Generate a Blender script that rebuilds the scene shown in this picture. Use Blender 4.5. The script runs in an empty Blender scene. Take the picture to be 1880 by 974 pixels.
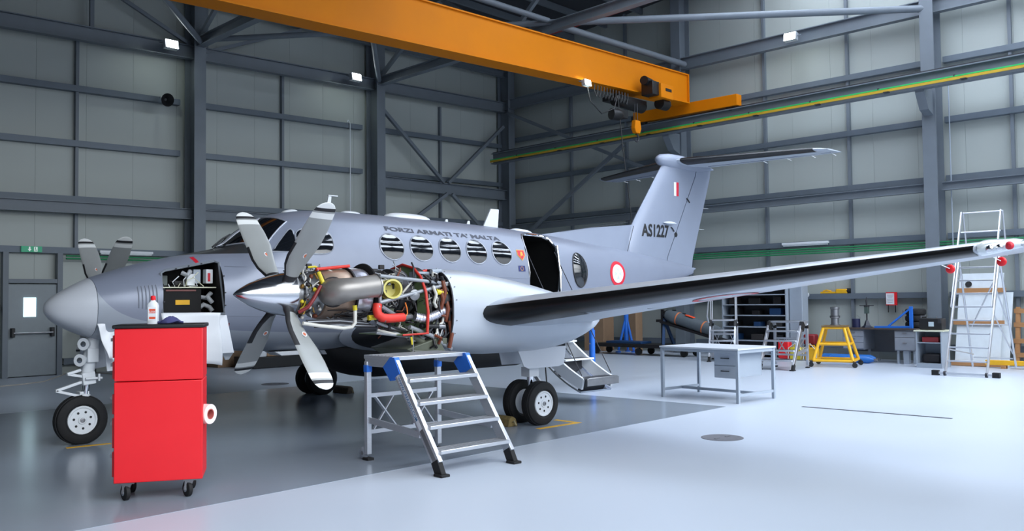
import bpy, bmesh, math, random
import numpy as np
from mathutils import Vector, Matrix

# ------------------------------------------------------------------ camera, world, light, exposure
scene = bpy.context.scene
COL = scene.collection
CAM = dict(loc=(-3.2591, -10.6332, 1.5922), yaw=0.7549, pitch=0.0377, roll=-0.0110, f=1606.16)

def cam_axes():
    y, p, r = CAM['yaw'], CAM['pitch'], CAM['roll']
    fw = Vector((math.sin(y)*math.cos(p), math.cos(y)*math.cos(p), math.sin(p)))
    rt = Vector((math.cos(y), -math.sin(y), 0)); up = rt.cross(fw)
    c, s = math.cos(r), math.sin(r)
    return c*rt + s*up, -s*rt + c*up, fw
_R, _U, _F = cam_axes()
cd = bpy.data.cameras.new('camera'); cam = bpy.data.objects.new('camera', cd); COL.objects.link(cam)
m = Matrix((_R, _U, -_F)).transposed().to_4x4(); m.translation = Vector(CAM['loc'])
cam.matrix_world = m
cd.sensor_width = 36.0; cd.lens = CAM['f']/1880*36; cd.clip_end = 200
scene.camera = cam

# hangar axes: u along the long back wall, v towards it
HA = math.radians(3.306)
E1 = Vector((math.cos(HA), math.sin(HA), 0)); E2 = Vector((-math.sin(HA), math.cos(HA), 0))
def HW(u, v, z=0.0): return E1*u + E2*v + Vector((0, 0, z))

world = bpy.data.worlds.new('world'); scene.world = world; world.use_nodes = True
bg = world.node_tree.nodes['Background']; bg.inputs[0].default_value = (0.72, 0.84, 1.0, 1); bg.inputs[1].default_value = .8

def area(name, loc, target, sx, sy, power, color):
    l = bpy.data.lights.new(name, 'AREA'); l.shape = 'RECTANGLE'; l.size = sx; l.size_y = sy
    l.energy = power; l.color = color
    o = bpy.data.objects.new(name, l); COL.objects.link(o); o.location = loc
    d = Vector(target) - Vector(loc); o.rotation_euler = d.to_track_quat('-Z', 'Y').to_euler()
    return o
# daylight entering through the open hangar doorway behind and to the right of the viewer
DOOR_U0, DOOR_U1, DOOR_V, DOOR_H = -6.5, 17.4, -11.6, 9.0
area('doorway_daylight', HW((DOOR_U0+DOOR_U1)/2, DOOR_V-0.05, 5.7), HW((DOOR_U0+DOOR_U1)/2, DOOR_V+7.6, 0.0),
     DOOR_U1-DOOR_U0-.6, 6.2, 930, (0.90, 0.95, 1.0)).data.spread = math.radians(92)
vs = scene.view_settings
vs.view_transform = 'Standard'; vs.look = 'None'; vs.gamma = 1.0; vs.use_curve_mapping = False
vs.exposure = 0.0

# ------------------------------------------------------------------ helpers
def S(c):
    return tuple(((x/255)/12.92 if x/255 <= .04045 else ((x/255+.055)/1.055)**2.4) for x in c)
MATS = {}
def mat(name, rgb, rough=.5, metal=0.0, var=.05, scale=6.0, bump=0.0, coat=0.0, emit=0.0, trans=0.0, rgb2=None, stretch=None, spec=.5):
    if name in MATS: return MATS[name]
    mt = bpy.data.materials.new(name); mt.use_nodes = True
    nt = mt.node_tree; b = nt.nodes['Principled BSDF']
    c = S(rgb)
    tc = nt.nodes.new('ShaderNodeTexCoord'); nz = nt.nodes.new('ShaderNodeTexNoise')
    nz.inputs['Scale'].default_value = scale; nz.inputs['Detail'].default_value = 5
    if stretch:
        mp = nt.nodes.new('ShaderNodeMapping'); mp.inputs['Scale'].default_value = stretch
        nt.links.new(tc.outputs['Object'], mp.inputs[0]); nt.links.new(mp.outputs[0], nz.inputs['Vector'])
    else:
        nt.links.new(tc.outputs['Object'], nz.inputs['Vector'])
    mx = nt.nodes.new('ShaderNodeMix'); mx.data_type = 'RGBA'
    c2 = S(rgb2) if rgb2 else tuple(min(1, x*(1+2*var)) for x in c)
    c1 = c if rgb2 else tuple(x*(1-2*var) for x in c)
    mx.inputs['A'].default_value = (*c1, 1); mx.inputs['B'].default_value = (*c2, 1)
    nt.links.new(nz.outputs['Fac'], mx.inputs['Factor']); nt.links.new(mx.outputs['Result'], b.inputs['Base Color'])
    mr = nt.nodes.new('ShaderNodeMapRange'); mr.inputs['To Min'].default_value = max(0.02, rough*.85); mr.inputs['To Max'].default_value = min(1, rough*1.15)
    nt.links.new(nz.outputs['Fac'], mr.inputs['Value']); nt.links.new(mr.outputs[0], b.inputs['Roughness'])
    b.inputs['Metallic'].default_value = metal
    b.inputs['Specular IOR Level'].default_value = spec
    if coat: b.inputs['Coat Weight'].default_value = coat; b.inputs['Coat Roughness'].default_value = .08
    if trans: b.inputs['Transmission Weight'].default_value = trans
    if emit:
        b.inputs['Emission Color'].default_value = (*c, 1); b.inputs['Emission Strength'].default_value = emit
    if bump:
        bp = nt.nodes.new('ShaderNodeBump'); bp.inputs['Strength'].default_value = bump; bp.inputs['Distance'].default_value = .01
        nt.links.new(nz.outputs['Fac'], bp.inputs['Height']); nt.links.new(bp.outputs[0], b.inputs['Normal'])
    MATS[name] = mt
    return mt

def V3(p): return Vector((float(p[0]), float(p[1]), float(p[2])))
class MB:
    """collects shapes; .obj() links them as ONE mesh object"""
    def __init__(s): s.v = []; s.f = []; s.mi = []
    def add(s, verts, faces, mi=0):
        o = len(s.v); s.v += [tuple(map(float, p)) for p in verts]
        s.f += [tuple(i+o for i in f) for f in faces]; s.mi += [mi]*len(faces); return s
    def box(s, c, d, rz=0.0, R=None, mi=0):
        hx, hy, hz = d[0]/2, d[1]/2, d[2]/2
        pts = [Vector((x*hx, y*hy, z*hz)) for z in (-1, 1) for y in (-1, 1) for x in (-1, 1)]
        rot = R if R is not None else Matrix.Rotation(rz, 3, 'Z')
        pts = [rot @ p + V3(c) for p in pts]
        return s.add(pts, [(0,2,3,1), (4,5,7,6), (0,1,5,4), (2,6,7,3), (0,4,6,2), (1,3,7,5)], mi)
    def bar(s, p0, p1, w, h, up=(0,0,1), mi=0):
        p0, p1 = V3(p0), V3(p1); d = (p1-p0); L = d.length; d.normalize(); up = V3(up)
        if abs(d.dot(up)) > .98: up = Vector((1, 0, 0))
        sx = d.cross(up).normalized(); uz = sx.cross(d)
        R = Matrix((d, sx, uz)).transposed()
        return s.box((p0+p1)/2, (L, w, h), R=R, mi=mi)
    def tube(s, pts, r, n=8, mi=0, closed=False, cap=True):
        pts = [V3(p) for p in pts]; N = len(pts); rr = r if hasattr(r, '__len__') else [r]*N
        t0 = (pts[1]-pts[0]).normalized(); a = Vector((0, 0, 1)) if abs(t0.z) < .9 else Vector((1, 0, 0))
        nx = t0.cross(a).normalized(); rings = []
        for i in range(N):
            if closed: t = (pts[(i+1) % N]-pts[i-1]).normalized()
            elif i == 0: t = t0
            elif i == N-1: t = (pts[-1]-pts[-2]).normalized()
            else: t = ((pts[i+1]-pts[i]).normalized()+(pts[i]-pts[i-1]).normalized()).normalized()
            nx = (nx-t*nx.dot(t)).normalized(); ny = t.cross(nx)
            rings.append([pts[i]+(nx*math.cos(2*math.pi*k/n)+ny*math.sin(2*math.pi*k/n))*rr[i] for k in range(n)])
        return s.loft(rings, cap and not closed, cap and not closed, mi, wrap=closed)
    def loft(s, rings, cap0=True, cap1=True, mi=0, wrap=False, close=True):
        n = len(rings[0]); vs_ = [p for r in rings for p in r]; fs = []
        R = len(rings)
        for i in range(R if wrap else R-1):
            j = (i+1) % R
            for k in range(n if close else n-1):
                l = (k+1) % n
                fs.append((i*n+k, i*n+l, j*n+l, j*n+k))
        if cap0: fs.append(tuple(range(n-1, -1, -1)))
        if cap1: fs.append(tuple((R-1)*n+k for k in range(n)))
        return s.add(vs_, fs, mi)
    def lathe(s, prof, o=(0,0,0), ax=(0,0,1), n=24, mi=0, cap=True):
        o, ax = V3(o), V3(ax).normalized(); a = Vector((0,0,1)) if abs(ax.z) < .9 else Vector((1,0,0))
        x = ax.cross(a).normalized(); y = ax.cross(x)
        rings = [[o+ax*h+(x*math.cos(2*math.pi*k/n)+y*math.sin(2*math.pi*k/n))*max(r, 1e-4) for k in range(n)] for h, r in prof]
        return s.loft(rings, cap, cap, mi)
    def cyl(s, p0, p1, r, n=16, mi=0): return s.tube([p0, p1], r, n, mi)
    def prism(s, poly, ext, mi=0):
        n = len(poly); e = V3(ext); P = [V3(p) for p in poly]
        return s.add(P+[p+e for p in P], [tuple(range(n-1, -1, -1)), tuple(range(n, 2*n))]+[(i, (i+1) % n, n+(i+1) % n, n+i) for i in range(n)], mi)
    def sphere(s, c, r, n=12, mi=0, sc=(1,1,1)):
        rings = []
        for i in range(1, n):
            t = math.pi*i/n
            rings.append([Vector((r*sc[0]*math.sin(t)*math.cos(2*math.pi*k/n/1)+c[0], r*sc[1]*math.sin(t)*math.sin(2*math.pi*k/n)+c[1], r*sc[2]*math.cos(t)+c[2])) for k in range(n)])
        return s.loft(rings, True, True, mi)
    def obj(s, name, mats, parent=None, smooth=35, bevel=0.0, fixn=True):
        me = bpy.data.meshes.new(name); me.from_pydata(s.v, [], s.f)
        ml = mats if isinstance(mats, (list, tuple)) else [mats]
        for q in ml: me.materials.append(q)
        me.polygons.foreach_set('material_index', s.mi)
        if fixn:
            bm = bmesh.new(); bm.from_mesh(me); bmesh.ops.recalc_face_normals(bm, faces=bm.faces); bm.to_mesh(me); bm.free()
        if smooth:
            me.polygons.foreach_set('use_smooth', [True]*len(me.polygons)); me.set_sharp_from_angle(angle=math.radians(smooth))
        me.update()
        o = bpy.data.objects.new(name, me); COL.objects.link(o)
        if parent is not None: o.parent = parent
        if bevel:
            bv = o.modifiers.new('bevel', 'BEVEL'); bv.width = bevel; bv.segments = 2; bv.limit_method = 'ANGLE'
        return o
def tag(o, label, cat, group=None, kind=None):
    if label: o['label'] = label
    if cat: o['category'] = cat
    if group: o['group'] = group
    if kind: o['kind'] = kind
    return o
def thing(name, label, cat, loc=(0,0,0), rz=0.0, group=None, kind=None):
    o = bpy.data.objects.new(name, None); COL.objects.link(o); o.location = loc; o.rotation_euler = (0, 0, rz)
    o.empty_display_size = .1
    return tag(o, label, cat, group, kind)
def struct(name, mb, mats, **k):
    o = mb.obj(name, mats, **k); o['kind'] = 'structure'; return o
def structE(name):
    o = bpy.data.objects.new(name, None); COL.objects.link(o); o['kind'] = 'structure'; return o
def copy_tree(o, loc=None, rz=None, parent=None):
    c = o.copy(); COL.objects.link(c); c.parent = parent
    if loc is not None: c.location = loc
    if rz is not None: c.rotation_euler = (0, 0, rz)
    for ch in [x for x in bpy.data.objects if x.parent == o]: copy_tree(ch, parent=c)
    return c
def text2d(s, size=1.0, bold=0.0, align='LEFT', sx=1.0):
    """flat outline lettering as (verts2d, faces)"""
    cu = bpy.data.curves.new('lettering', 'FONT'); cu.body = s; cu.size = size; cu.offset = bold; cu.align_x = align
    cu.resolution_u = 3
    o = bpy.data.objects.new('lettering', cu); COL.objects.link(o)
    dg = bpy.context.evaluated_depsgraph_get(); me = bpy.data.meshes.new_from_object(o.evaluated_get(dg))
    vs_ = [(v.co.x*sx, v.co.y) for v in me.vertices]; fs = [tuple(p.vertices) for p in me.polygons]
    bpy.data.objects.remove(o); bpy.data.curves.remove(cu); bpy.data.meshes.remove(me)
    return vs_, fs
def text_on(s, size, fn, name, m_, parent, bold=0.0, align='LEFT', sx=1.0):
    vs_, fs = text2d(s, size, bold, align, sx); mb = MB(); mb.add([fn(a, b) for a, b in vs_], fs)
    return mb.obj(name, m_, parent, smooth=0, fixn=False)
def at_plane(px, py, n, dist):
    d = _F + _R*((px-940)/CAM['f']) - _U*((py-487)/CAM['f']); c = Vector(CAM['loc'])
    return c + d*((dist-c.dot(n))/d.dot(n))
def on_u(px, py, u): return at_plane(px, py, E1, u)
def on_v(px, py, v): return at_plane(px, py, E2, v)
def on_floor(px, py, z=0.0): return at_plane(px, py, Vector((0,0,1)), z)
def uv(p): return (p.dot(E1), p.dot(E2), p.z)
random.seed(7)
rnd = random.uniform

# ------------------------------------------------------------------ materials
FLOOR = mat('floor_epoxy', (186,196,210), .34, 0, .02, .5, spec=.35, rgb2=(198,206,218))
LANE = mat('floor_lane', (136,146,158), .2, 0, .04, .6, rgb2=(146,156,168), spec=.5)
CLAD = mat('cladding', (176,182,177), .5, 0, .03, .6, stretch=(1,1,.08))
STEEL = mat('grey_steelwork', (112,120,128), .5, .0, .06, 3)
GALV = mat('galvanised_girt', (104,114,124), .5, .1, .07, 4)
DARKROOF = mat('roof_sheet', (58,61,66), .7, 0, .06, 2)
ORANGE = mat('crane_orange', (212,122,4), .6, 0, .04, 1.5, spec=.15)
YELLOW = mat('yellow_paint', (236,178,32), .45, 0, .08, 9)
BLACKP = mat('black_plastic', (22,22,24), .45, 0, .1, 10)
RUBBER = mat('rubber', (20,20,22), .75, 0, .12, 14, bump=.1)
WHITEP = mat('white_paint', (226,230,234), .35, 0, .03, 5)
ALU = mat('aluminium', (205,208,214), .32, .75, .06, 20, stretch=(1,1,12))
CHROME = mat('chrome', (228,230,236), .06, 1.0, .01, 3)
STEELB = mat('bare_steel', (150,150,152), .35, .9, .08, 12)
DSTEEL = mat('dark_steel', (66,66,70), .5, .6, .12, 12)
BLUEP = mat('blue_paint', (34,108,206), .45, 0, .06, 7)
DBLUE = mat('dark_blue_paint', (26,62,104), .5, 0, .08, 7)
REDP = mat('red_paint', (232,30,40), .4, 0, .02, 5)
CARD = mat('cardboard', (150,122,96), .85, 0, .06, 8)
WOOD = mat('timber', (176,128,84), .75, 0, .1, 5, stretch=(2,2,14))
GREEN = mat('green_primer', (104,122,88), .5, 0, .08, 9)
GREYP = mat('grey_enamel', (156,166,178), .42, 0, .04, 4)
BLACK = mat('dark_interior', (10,10,11), .8, 0, .1, 4)
CREAM = mat('cream_board', (214,214,190), .6, 0, .05, 5)
# ------------------------------------------------------------------ the hangar
UE, VB = 18.1, 10.6            # inner faces of the end wall and of the long back wall
U0, V0 = -9.0, DOOR_V
fl = MB(); fl.box(HW((U0+UE)/2, (V0+VB)/2-1.5, -.1), (UE-U0+1, VB-V0+5, .2), HA)
floor = struct('floor', fl, FLOOR, smooth=0)
lane = MB(); lane.prism([HW(-9, -3.93+.0), HW(7.45, -3.93), HW(7.33, 3.75), HW(-9, 3.75)], (0, 0, .0025))
lane.obj('painted_parking_bay', LANE, floor, smooth=0)
for nm, pts in (('parking_mark', [(-.2,-.15),(.26,-.19),(.25,-.27),(-.21,-.23)]), ('parking_mark', [(4.3,-3.06),(5.06,-3.06),(5.06,-2.62),(4.98,-2.62),(4.98,-2.98),(4.3,-2.98)])):
    q = MB(); q.prism([(x, y, .0025) for x, y in pts], (0, 0, .0015)); q.obj(nm, YELLOW, floor, smooth=0)
sl = MB(); a_, b_ = on_floor(1473, 746), on_floor(1748, 768)
sl.bar(a_+Vector((0,0,.001)), b_+Vector((0,0,.001)), .055, .006); sl.obj('slot_drain', DSTEEL, floor, smooth=0)
MANH = mat('manhole_iron', (112,112,118), .6, .3, .15, 20)
def manhole(p, r):
    q = MB(); q.lathe([(0, r), (.004, r), (.0045, r-.02), (.003, r-.025), (.0035, 0)], p, n=32)
    for k in range(2):
        q.box((p[0]+(-1)**k*r*.45, p[1], .006), (.07, .03, .004))
    o = q.obj('manhole_cover', MANH); return o
tag(manhole(on_floor(1326, 803), .235), 'round iron manhole cover in the pale floor right of the steps', 'manhole cover')
tag(manhole(on_floor(505, 704.5), .26), 'dark round manhole cover on the floor behind the lower propeller blade', 'manhole cover')

wl = structE('wall_left'); we = structE('wall_right'); ce = structE('ceiling')
def zl(u, z): return z*(1+.0036*(u-6.0))          # girt lines of the back wall
# sandwich panels
W_ = 1.075
def share_box(name, mats, parent, mesh_cache={}):
    key = name
    return key
def panels(parent, start, end, fn, top):
    n = int(round((end-start)/W_)); w = (end-start)/n; me = None
    for i in range(n):
        c = start+w*(i+.5); p = fn(c); H = top
        if me is None:
            b = MB(); b.box((0, 0, H/2), (w-.004, .06, H)); o = b.obj('panel', CLAD, parent, smooth=0); me = o.data
        else:
            o = bpy.data.objects.new('panel', me); COL.objects.link(o); o.parent = parent
        o.location = p[0]; o.rotation_euler = (0, 0, p[1])
panels(wl, -9, UE, lambda c: (HW(c, VB+.03), HA), 10.4)
panels(we, V0, VB, lambda c: (HW(UE+.03, c), HA+math.pi/2), 11.2)
backing = MB(); backing.box(HW((U0+UE)/2, VB+.1, 5.2), (UE-U0+.4, .06, 10.4), HA); backing.obj('outer_sheet', CLAD, wl, smooth=0)
backing = MB(); backing.box(HW(UE+.1, (V0+VB)/2, 5.6), (.06, VB-V0+.4, 11.2), HA); backing.obj('outer_sheet', CLAD, we, smooth=0)
def c_girt(parent, p0, p1, inward, name='girt', d=.16, h=.13, m_=GALV):
    """a cold-formed C section: web plus two flanges"""
    p0, p1, inw = V3(p0), V3(p1), V3(inward); t = .012; b = MB()
    b.bar(p0+inw*(d/2), p1+inw*(d/2), d, t); b.bar(p0+inw*(d/2)+Vector((0,0,h)), p1+inw*(d/2)+Vector((0,0,h)), d, t)
    b.bar(p0+inw*d+Vector((0,0,h/2)), p1+inw*d+Vector((0,0,h/2)), t, h)
    return b.obj(name, m_, parent, smooth=0)
def h_beam(parent, p0, p1, w, d, name, m_=STEEL, up=(0,0,1), t=.02):
    """rolled I section between two points; d along up"""
    b = MB(); p0, p1 = V3(p0), V3(p1); dr = (p1-p0).normalized(); upv = V3(up); upv = (upv-dr*upv.dot(dr)).normalized()
    for s_ in (-1, 1): b.bar(p0+upv*s_*(d/2-t/2), p1+upv*s_*(d/2-t/2), w, t, up=upv)
    b.bar(p0, p1, t, d-2*t, up=upv)
    return b.obj(name, m_, parent, smooth=0)
INL, INE = -E2, -E1
for z in (6.50, 5.22, 3.93):
    us = [(-9, .55), (1.05, 6.2), (6.75, 11.8), (12.4, 17.9)]
    for ua, ub in us: c_girt(wl, HW(ua, VB, zl(ua, z)), HW(ub, VB, zl(ub, z)), INL)
for ua, ub, z in ((-9, 2.2, 2.72), (2.2, 17.9, 2.72), (-9, 2.2, 1.42), (3.5, 17.9, 1.42), (3.5, 17.9, .22)):
    c_girt(wl, HW(ua, VB, z), HW(ub, VB, z), INL)
# deeper beams: below the third girt and at the eaves
h_beam(wl, HW(-9, VB-.32, zl(-4, 3.78)), HW(12.1, VB-.32, zl(12, 3.74)), .16, .26, 'wall_beam')
h_beam(wl, HW(12.1, VB-.32, 5.12), HW(17.7, VB-.32, 5.12), .2, .34, 'wall_beam')
h_beam(wl, HW(-9, VB-.3, zl(-9, 7.82)), HW(17.9, VB-.3, zl(17.9, 7.82)), .2, .34, 'eaves_beam')
h_beam(wl, HW(-9, VB-.3, 9.1), HW(17.9, VB-.3, 9.3), .16, .2, 'eaves_beam')
for k in range(6):
    ua = -7.2+k*2.8; ub = ua+2.8; za, zb = (zl(ua, 7.9), 9.1) if k % 2 else (9.1, zl(ua, 7.9))
    q = MB(); q.bar(HW(ua, VB-.3, za), HW(ub, VB-.3, zb), .07, .09); q.obj('truss_diagonal', STEEL, wl, smooth=0)
    q = MB(); q.bar(HW(ua, VB-.3, 7.9), HW(ua, VB-.3, 9.2), .09, .09); q.obj('truss_post', STEEL, wl, smooth=0)
for u_ in (3.77, 9.15, 14.95):
    q = MB(); q.box(HW(u_, VB-.06, 3.95 if u_ > 4 else 5.3), (.07, .1, 7.7 if u_ > 4 else 5.1), HA); q.obj('side_post', STEEL, wl, smooth=0)
def column(parent, u, v, H, along_u, name='column'):
    """rolled H column, flanges facing the hall; with base plate"""
    b = MB(); w, d, t = .30, .50, .025
    for s_ in (-1, 1):
        b.box(HW(u, v+s_*(d/2), H/2) if along_u else HW(u+s_*(d/2), v, H/2), (w, t, H) if along_u else (t, w, H), HA)
    b.box(HW(u, v, H/2), (t, d, H) if along_u else (d, t, H), HA)
    b.box(HW(u, v, .015), (w+.12, d+.12, .03) if along_u else (d+.12, w+.12, .03), HA)
    return b.obj(name, STEEL, parent, smooth=0)
for u_ in (.8, 6.48, 12.12): column(wl, u_, VB-.38, 9.8, True)
column(wl, 17.75, VB-.35, 9.8, True)
for v_ in (-10.4, -3.62, 3.2): column(we, UE-.42, v_, 11, False)
for z, sp in ((.25, 0), (1.48, 0), (2.85, 0), (4.20, 0), (5.58, 0), (7.0, 0)):
    for va, vb in ((-12.4, -10.6), (-10.2, -3.8), (-3.45, 3.0), (3.4, 10.3)):
        c_girt(we, HW(UE, va, z-.012*(va-2)*.35), HW(UE, vb, z-.012*(vb-2)*.35), INE)
h_beam(we, HW(UE-.4, -12.4, 4.13), HW(UE-.4, -3.8, 4.08), .16, .2, 'wall_beam')
h_beam(we, HW(UE-.4, -3.5, 4.08), HW(UE-.4, 10.2, 3.98), .16, .2, 'wall_beam')
h_beam(we, HW(UE-.4, -12.4, 8.40), HW(UE-.4, 10.2, 8.22), .2, .34, 'eaves_beam')
for v_ in (-7.2, -5.2, -1.5, .78, 5.4, 7.6):
    q = MB(); q.box(HW(UE-.06, v_, 5.3), (.1, .07, 10.5), HA); q.obj('side_post', STEEL, we, smooth=0)
def brace(parent, p0, p1, r=.06, name='brace', flat=False):
    q = MB()
    if flat: q.bar(p0, p1, .1, .1)
    else: q.tube([p0, p1], r, 12)
    return q.obj(name, STEEL, parent)
# wind bracing of the corner bays
B = VB-.45
brace(wl, HW(12.35, B, 7.25), HW(14.75, B, 5.3), flat=True); brace(wl, HW(14.95, B, 5.3), HW(17.5, B, 7.45), flat=True)
brace(wl, HW(12.4, B, 3.35), HW(14.9, B, 4.95), flat=True); brace(wl, HW(15.1, B, 4.95), HW(17.5, B, 3.1), flat=True)
X_ = UE-.5
brace(we, HW(X_, 3.5, 5.0), HW(X_, 10.0, 7.9), flat=True); brace(we, HW(X_, 9.9, 3.3), HW(X_, 5.2, 6.2), flat=True)
# corbels carrying the crane runway
for v_ in (-10.4, -3.62, 3.2):
    zc = 6.27-.012*v_
    q = MB(); q.prism([HW(UE-.66, v_-.1, zc-.02), HW(UE-1.25, v_-.1, zc-.02), HW(UE-1.25, v_-.1, zc-.14), HW(UE-.98, v_-.1, zc-.5), HW(UE-.66, v_-.1, zc-.6)], E2*.2)
    q.obj('corbel', STEEL, we, smooth=0)
# pipework and cable trunking on the end wall
GREENC = mat('green_conduit', (38,132,84), .5); 
for k, z in enumerate((2.80, 2.74, 2.68)):
    q = MB(); q.tube([HW(UE-.25, -12, z+.03), HW(UE-.25, 3.0, z-.02)], .02, 8); q.obj('conduit', GREENC, we)
q = MB(); q.tube([HW(UE-.3, -3.95, 6.6), HW(UE-.3, -3.95, 2.2)], .014, 8); q.obj('conduit', GREYP, we)
for k in range(2):
    q = MB(); q.tube([HW(3.5, VB-.25, 2.66-.06*k), HW(12, VB-.25, 2.66-.06*k)], .02, 8); q.obj('conduit', GREENC, wl)
q = MB(); q.tube([HW(11.2, VB-.22, 6.75), HW(11.25, VB-.2, 6.83), HW(11.32, VB-.2, 6.75), HW(11.32, VB-.2, 3.2)], .014, 8); q.obj('conduit', WHITEP, wl)
# the roof
RZ = lambda v: 9.9+(VB-v)*.085 if v > -1 else 9.9+(VB+1)*.085-(-1-v)*.085
q = MB()
q.prism([HW(U0, VB, RZ(VB)), HW(UE, VB, RZ(VB)), HW(UE, -1, RZ(-1)), HW(U0, -1, RZ(-1))], (0, 0, .12))
q.prism([HW(U0, -1, RZ(-1)), HW(UE, -1, RZ(-1)), HW(UE, V0, RZ(V0)), HW(U0, V0, RZ(V0))], (0, 0, .12))
q.obj('roof_sheet', DARKROOF, ce, smooth=0)
# translucent roof lights over the door side of the hall
SKY = mat('roof_light', (226,238,255), .4, emit=12.5)
for v_ in (-9.6, -7.4, -5.2, -3.0, -.8):
    q = MB(); q.prism([HW(6.5, v_-.45, RZ(v_-.45)-.03), HW(17.9, v_-.45, RZ(v_-.45)-.03), HW(17.9, v_+.45, RZ(v_+.45)-.03), HW(6.5, v_+.45, RZ(v_+.45)-.03)], (0, 0, .025)); q.obj('roof_light', SKY, ce, smooth=0)
# unseen bars added across the opening to break reflected daylight into stripes
for z_ in (2.3, 5.6):
    q = MB(); q.bar(HW(DOOR_U0, V0, z_), HW(DOOR_U1, V0, z_), .1, .22); q.obj('stripe_bar', STEEL, ce, smooth=0)
for v_ in np.arange(-11.4, 10.5, 1.35):
    q = MB(); q.bar(HW(U0, v_, RZ(v_)-.1), HW(UE, v_, RZ(v_)-.1), .08, .18); q.obj('purlin', STEEL, ce, smooth=0)
ZC = 8.12
for u_ in (.8, 6.48, 12.12):
    h_beam(ce, HW(u_, VB-.6, ZC-.08), HW(u_, V0+.3, ZC+.35), .2, .24, 'truss_chord')
    h_beam(ce, HW(u_, VB-.6, RZ(VB)-.28), HW(u_, -1, RZ(-1)-.28), .2, .2, 'truss_chord')
    h_beam(ce, HW(u_, -1, RZ(-1)-.28), HW(u_, V0+.3, RZ(V0)-.28), .2, .2, 'truss_chord')
    vs_ = np.linspace(VB-.6, V0+.5, 9)
    for i in range(8):
        za = ZC+.05+.02*i; va, vb = vs_[i], vs_[i+1]
        q = MB(); q.bar(HW(u_, va, za) if i % 2 == 0 else HW(u_, va, RZ(va)-.3), HW(u_, vb, RZ(vb)-.3) if i % 2 == 0 else HW(u_, vb, za), .1, .1)
        q.obj('truss_diagonal', STEEL, ce, smooth=0)
N1 = HW(12.12, 3.4, 8.30); N0 = HW(6.48, 3.4, 8.3)
for p0, p1, r in ((N1, HW(17.5, -3.55, 8.26), .085), (N1, HW(17.5, 2.95, 8.2), .085), (N1, HW(6.6, 9.9, 8.12), .07), (N0, HW(12.0, 9.9, 8.05), .07), (HW(6.5, 9.9, 8.0), HW(.9, 3.4, 8.1), .07), (N1+Vector((0,0,.05)), N0, .07)):
    brace(ce, p0, p1, r, 'roof_brace')
q = MB(); q.tube([HW(15.3, 6.5, 9.3), HW(15.3, -12, 9.9)], .06, 10); q.obj('sprinkler_pipe', mat('red_pipe', (150,40,36), .5), ce)
# walls behind the viewer: side wall and the frame of the open doorway
q = MB(); q.box(HW(U0-.1, (V0+VB)/2, 5.6), (.2, VB-V0, 11.2), HA); struct('wall_side', q, mat('dark_cladding', (96,100,100), .6), smooth=0)
q = MB(); q.box(HW((U0+DOOR_U0)/2, V0-.1, 5.6), (DOOR_U0-U0, .2, 11.2), HA); q.box(HW((DOOR_U0+UE)/2, V0-.1, (11.2+DOOR_H)/2), (UE-DOOR_U0, .2, 11.2-DOOR_H), HA)
q.box(HW((UE+DOOR_U1)/2, V0-.1, DOOR_H/2), (UE-DOOR_U1, .2, DOOR_H), HA); struct('wall_front', q, mat('dark_cladding', (96,100,100), .6), smooth=0)
# personnel door in the back wall
dr = structE('door_1')
DOORG = mat('door_paint', (138,146,150), .5)
ud0, ud1 = 2.36, 3.34
q = MB(); q.box(HW((ud0+ud1)/2, VB-.12, 1.02), (ud1-ud0, .06, 2.0), HA); q.obj('door_leaf', DOORG, dr, smooth=0)
for u_ in (ud0-.06, ud1+.06):
    q = MB(); q.box(HW(u_, VB-.13, 1.36), (.11, .14, 2.72), HA); q.obj('door_post', STEEL, dr, smooth=0)
q = MB(); q.box(HW((ud0+ud1)/2, VB-.13, 2.09), (ud1-ud0, .13, .09), HA); q.obj('door_head', STEEL, dr, smooth=0)
PANE = mat('lit_pane', (205,240,250), .2, emit=2.2)
pane = MB(); pane.box(HW(2.79, VB-.155, 1.52), (.25, .02, .42), HA); pane.obj('window_pane', PANE, dr, smooth=0)
q = MB(); q.tube([HW(2.44, VB-.26, .96), HW(3.24, VB-.26, .96)], .018, 10); pb = q.obj('push_bar', STEELB, dr)
for u_ in (2.44, 3.24):
    q = MB(); q.box(HW(u_, VB-.2, .97), (.07, .13, .2), HA); q.obj('push_bar_bracket', BLACKP, pb, smooth=0, bevel=.01)
def hang_light(p, ang_u, label, L=.95):
    t = thing('fluorescent_light', label, 'light fitting', p, ang_u)
    q = MB(); q.box((0, 0, 0), (L, .1, .06)); q.obj('housing', WHITEP, t, bevel=.008)
    q = MB(); q.lathe([(-L/2+.03, .035), (L/2-.03, .035)], (0, 0, -.035), (1, 0, 0), 12); q.obj('diffuser', mat('frosted_diffuser', (225,230,232), .4), t)
    return t
p = on_v(232, 463, VB-.24); hang_light(p, HA, 'unlit fluorescent tube fitting on the back wall above the nose', 1.25)
p = on_u(1478, 446, UE-.24); hang_light(p, HA+math.pi/2, 'unlit fluorescent tube fitting on the end wall behind the wing', 1.25)
ex = thing('exit_sign', 'green emergency exit sign above the personnel door', 'sign', on_v(58, 457, VB-.2), HA)
q = MB(); q.box((0, 0, 0), (.42, .03, .13)); q.obj('sign_panel', mat('exit_green', (40,150,110), .4, emit=.25), ex)
WH = mat('sign_white', (235,240,238), .5, emit=.3)
q = MB(); q.prism([(-.06,-.017,.05),(-.03,-.017,.05),(-.03,-.017,0),(-.01,-.017,0),(-.045,-.017,-.05),(-.08,-.017,0),(-.06,-.017,0)], (0,-.003,0)); q.obj('arrow', WH, ex, smooth=0)
q = MB(); q.box((.08,-.018,0), (.07,.004,.1)); q.obj('doorway_symbol', WH, ex, smooth=0)
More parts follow.
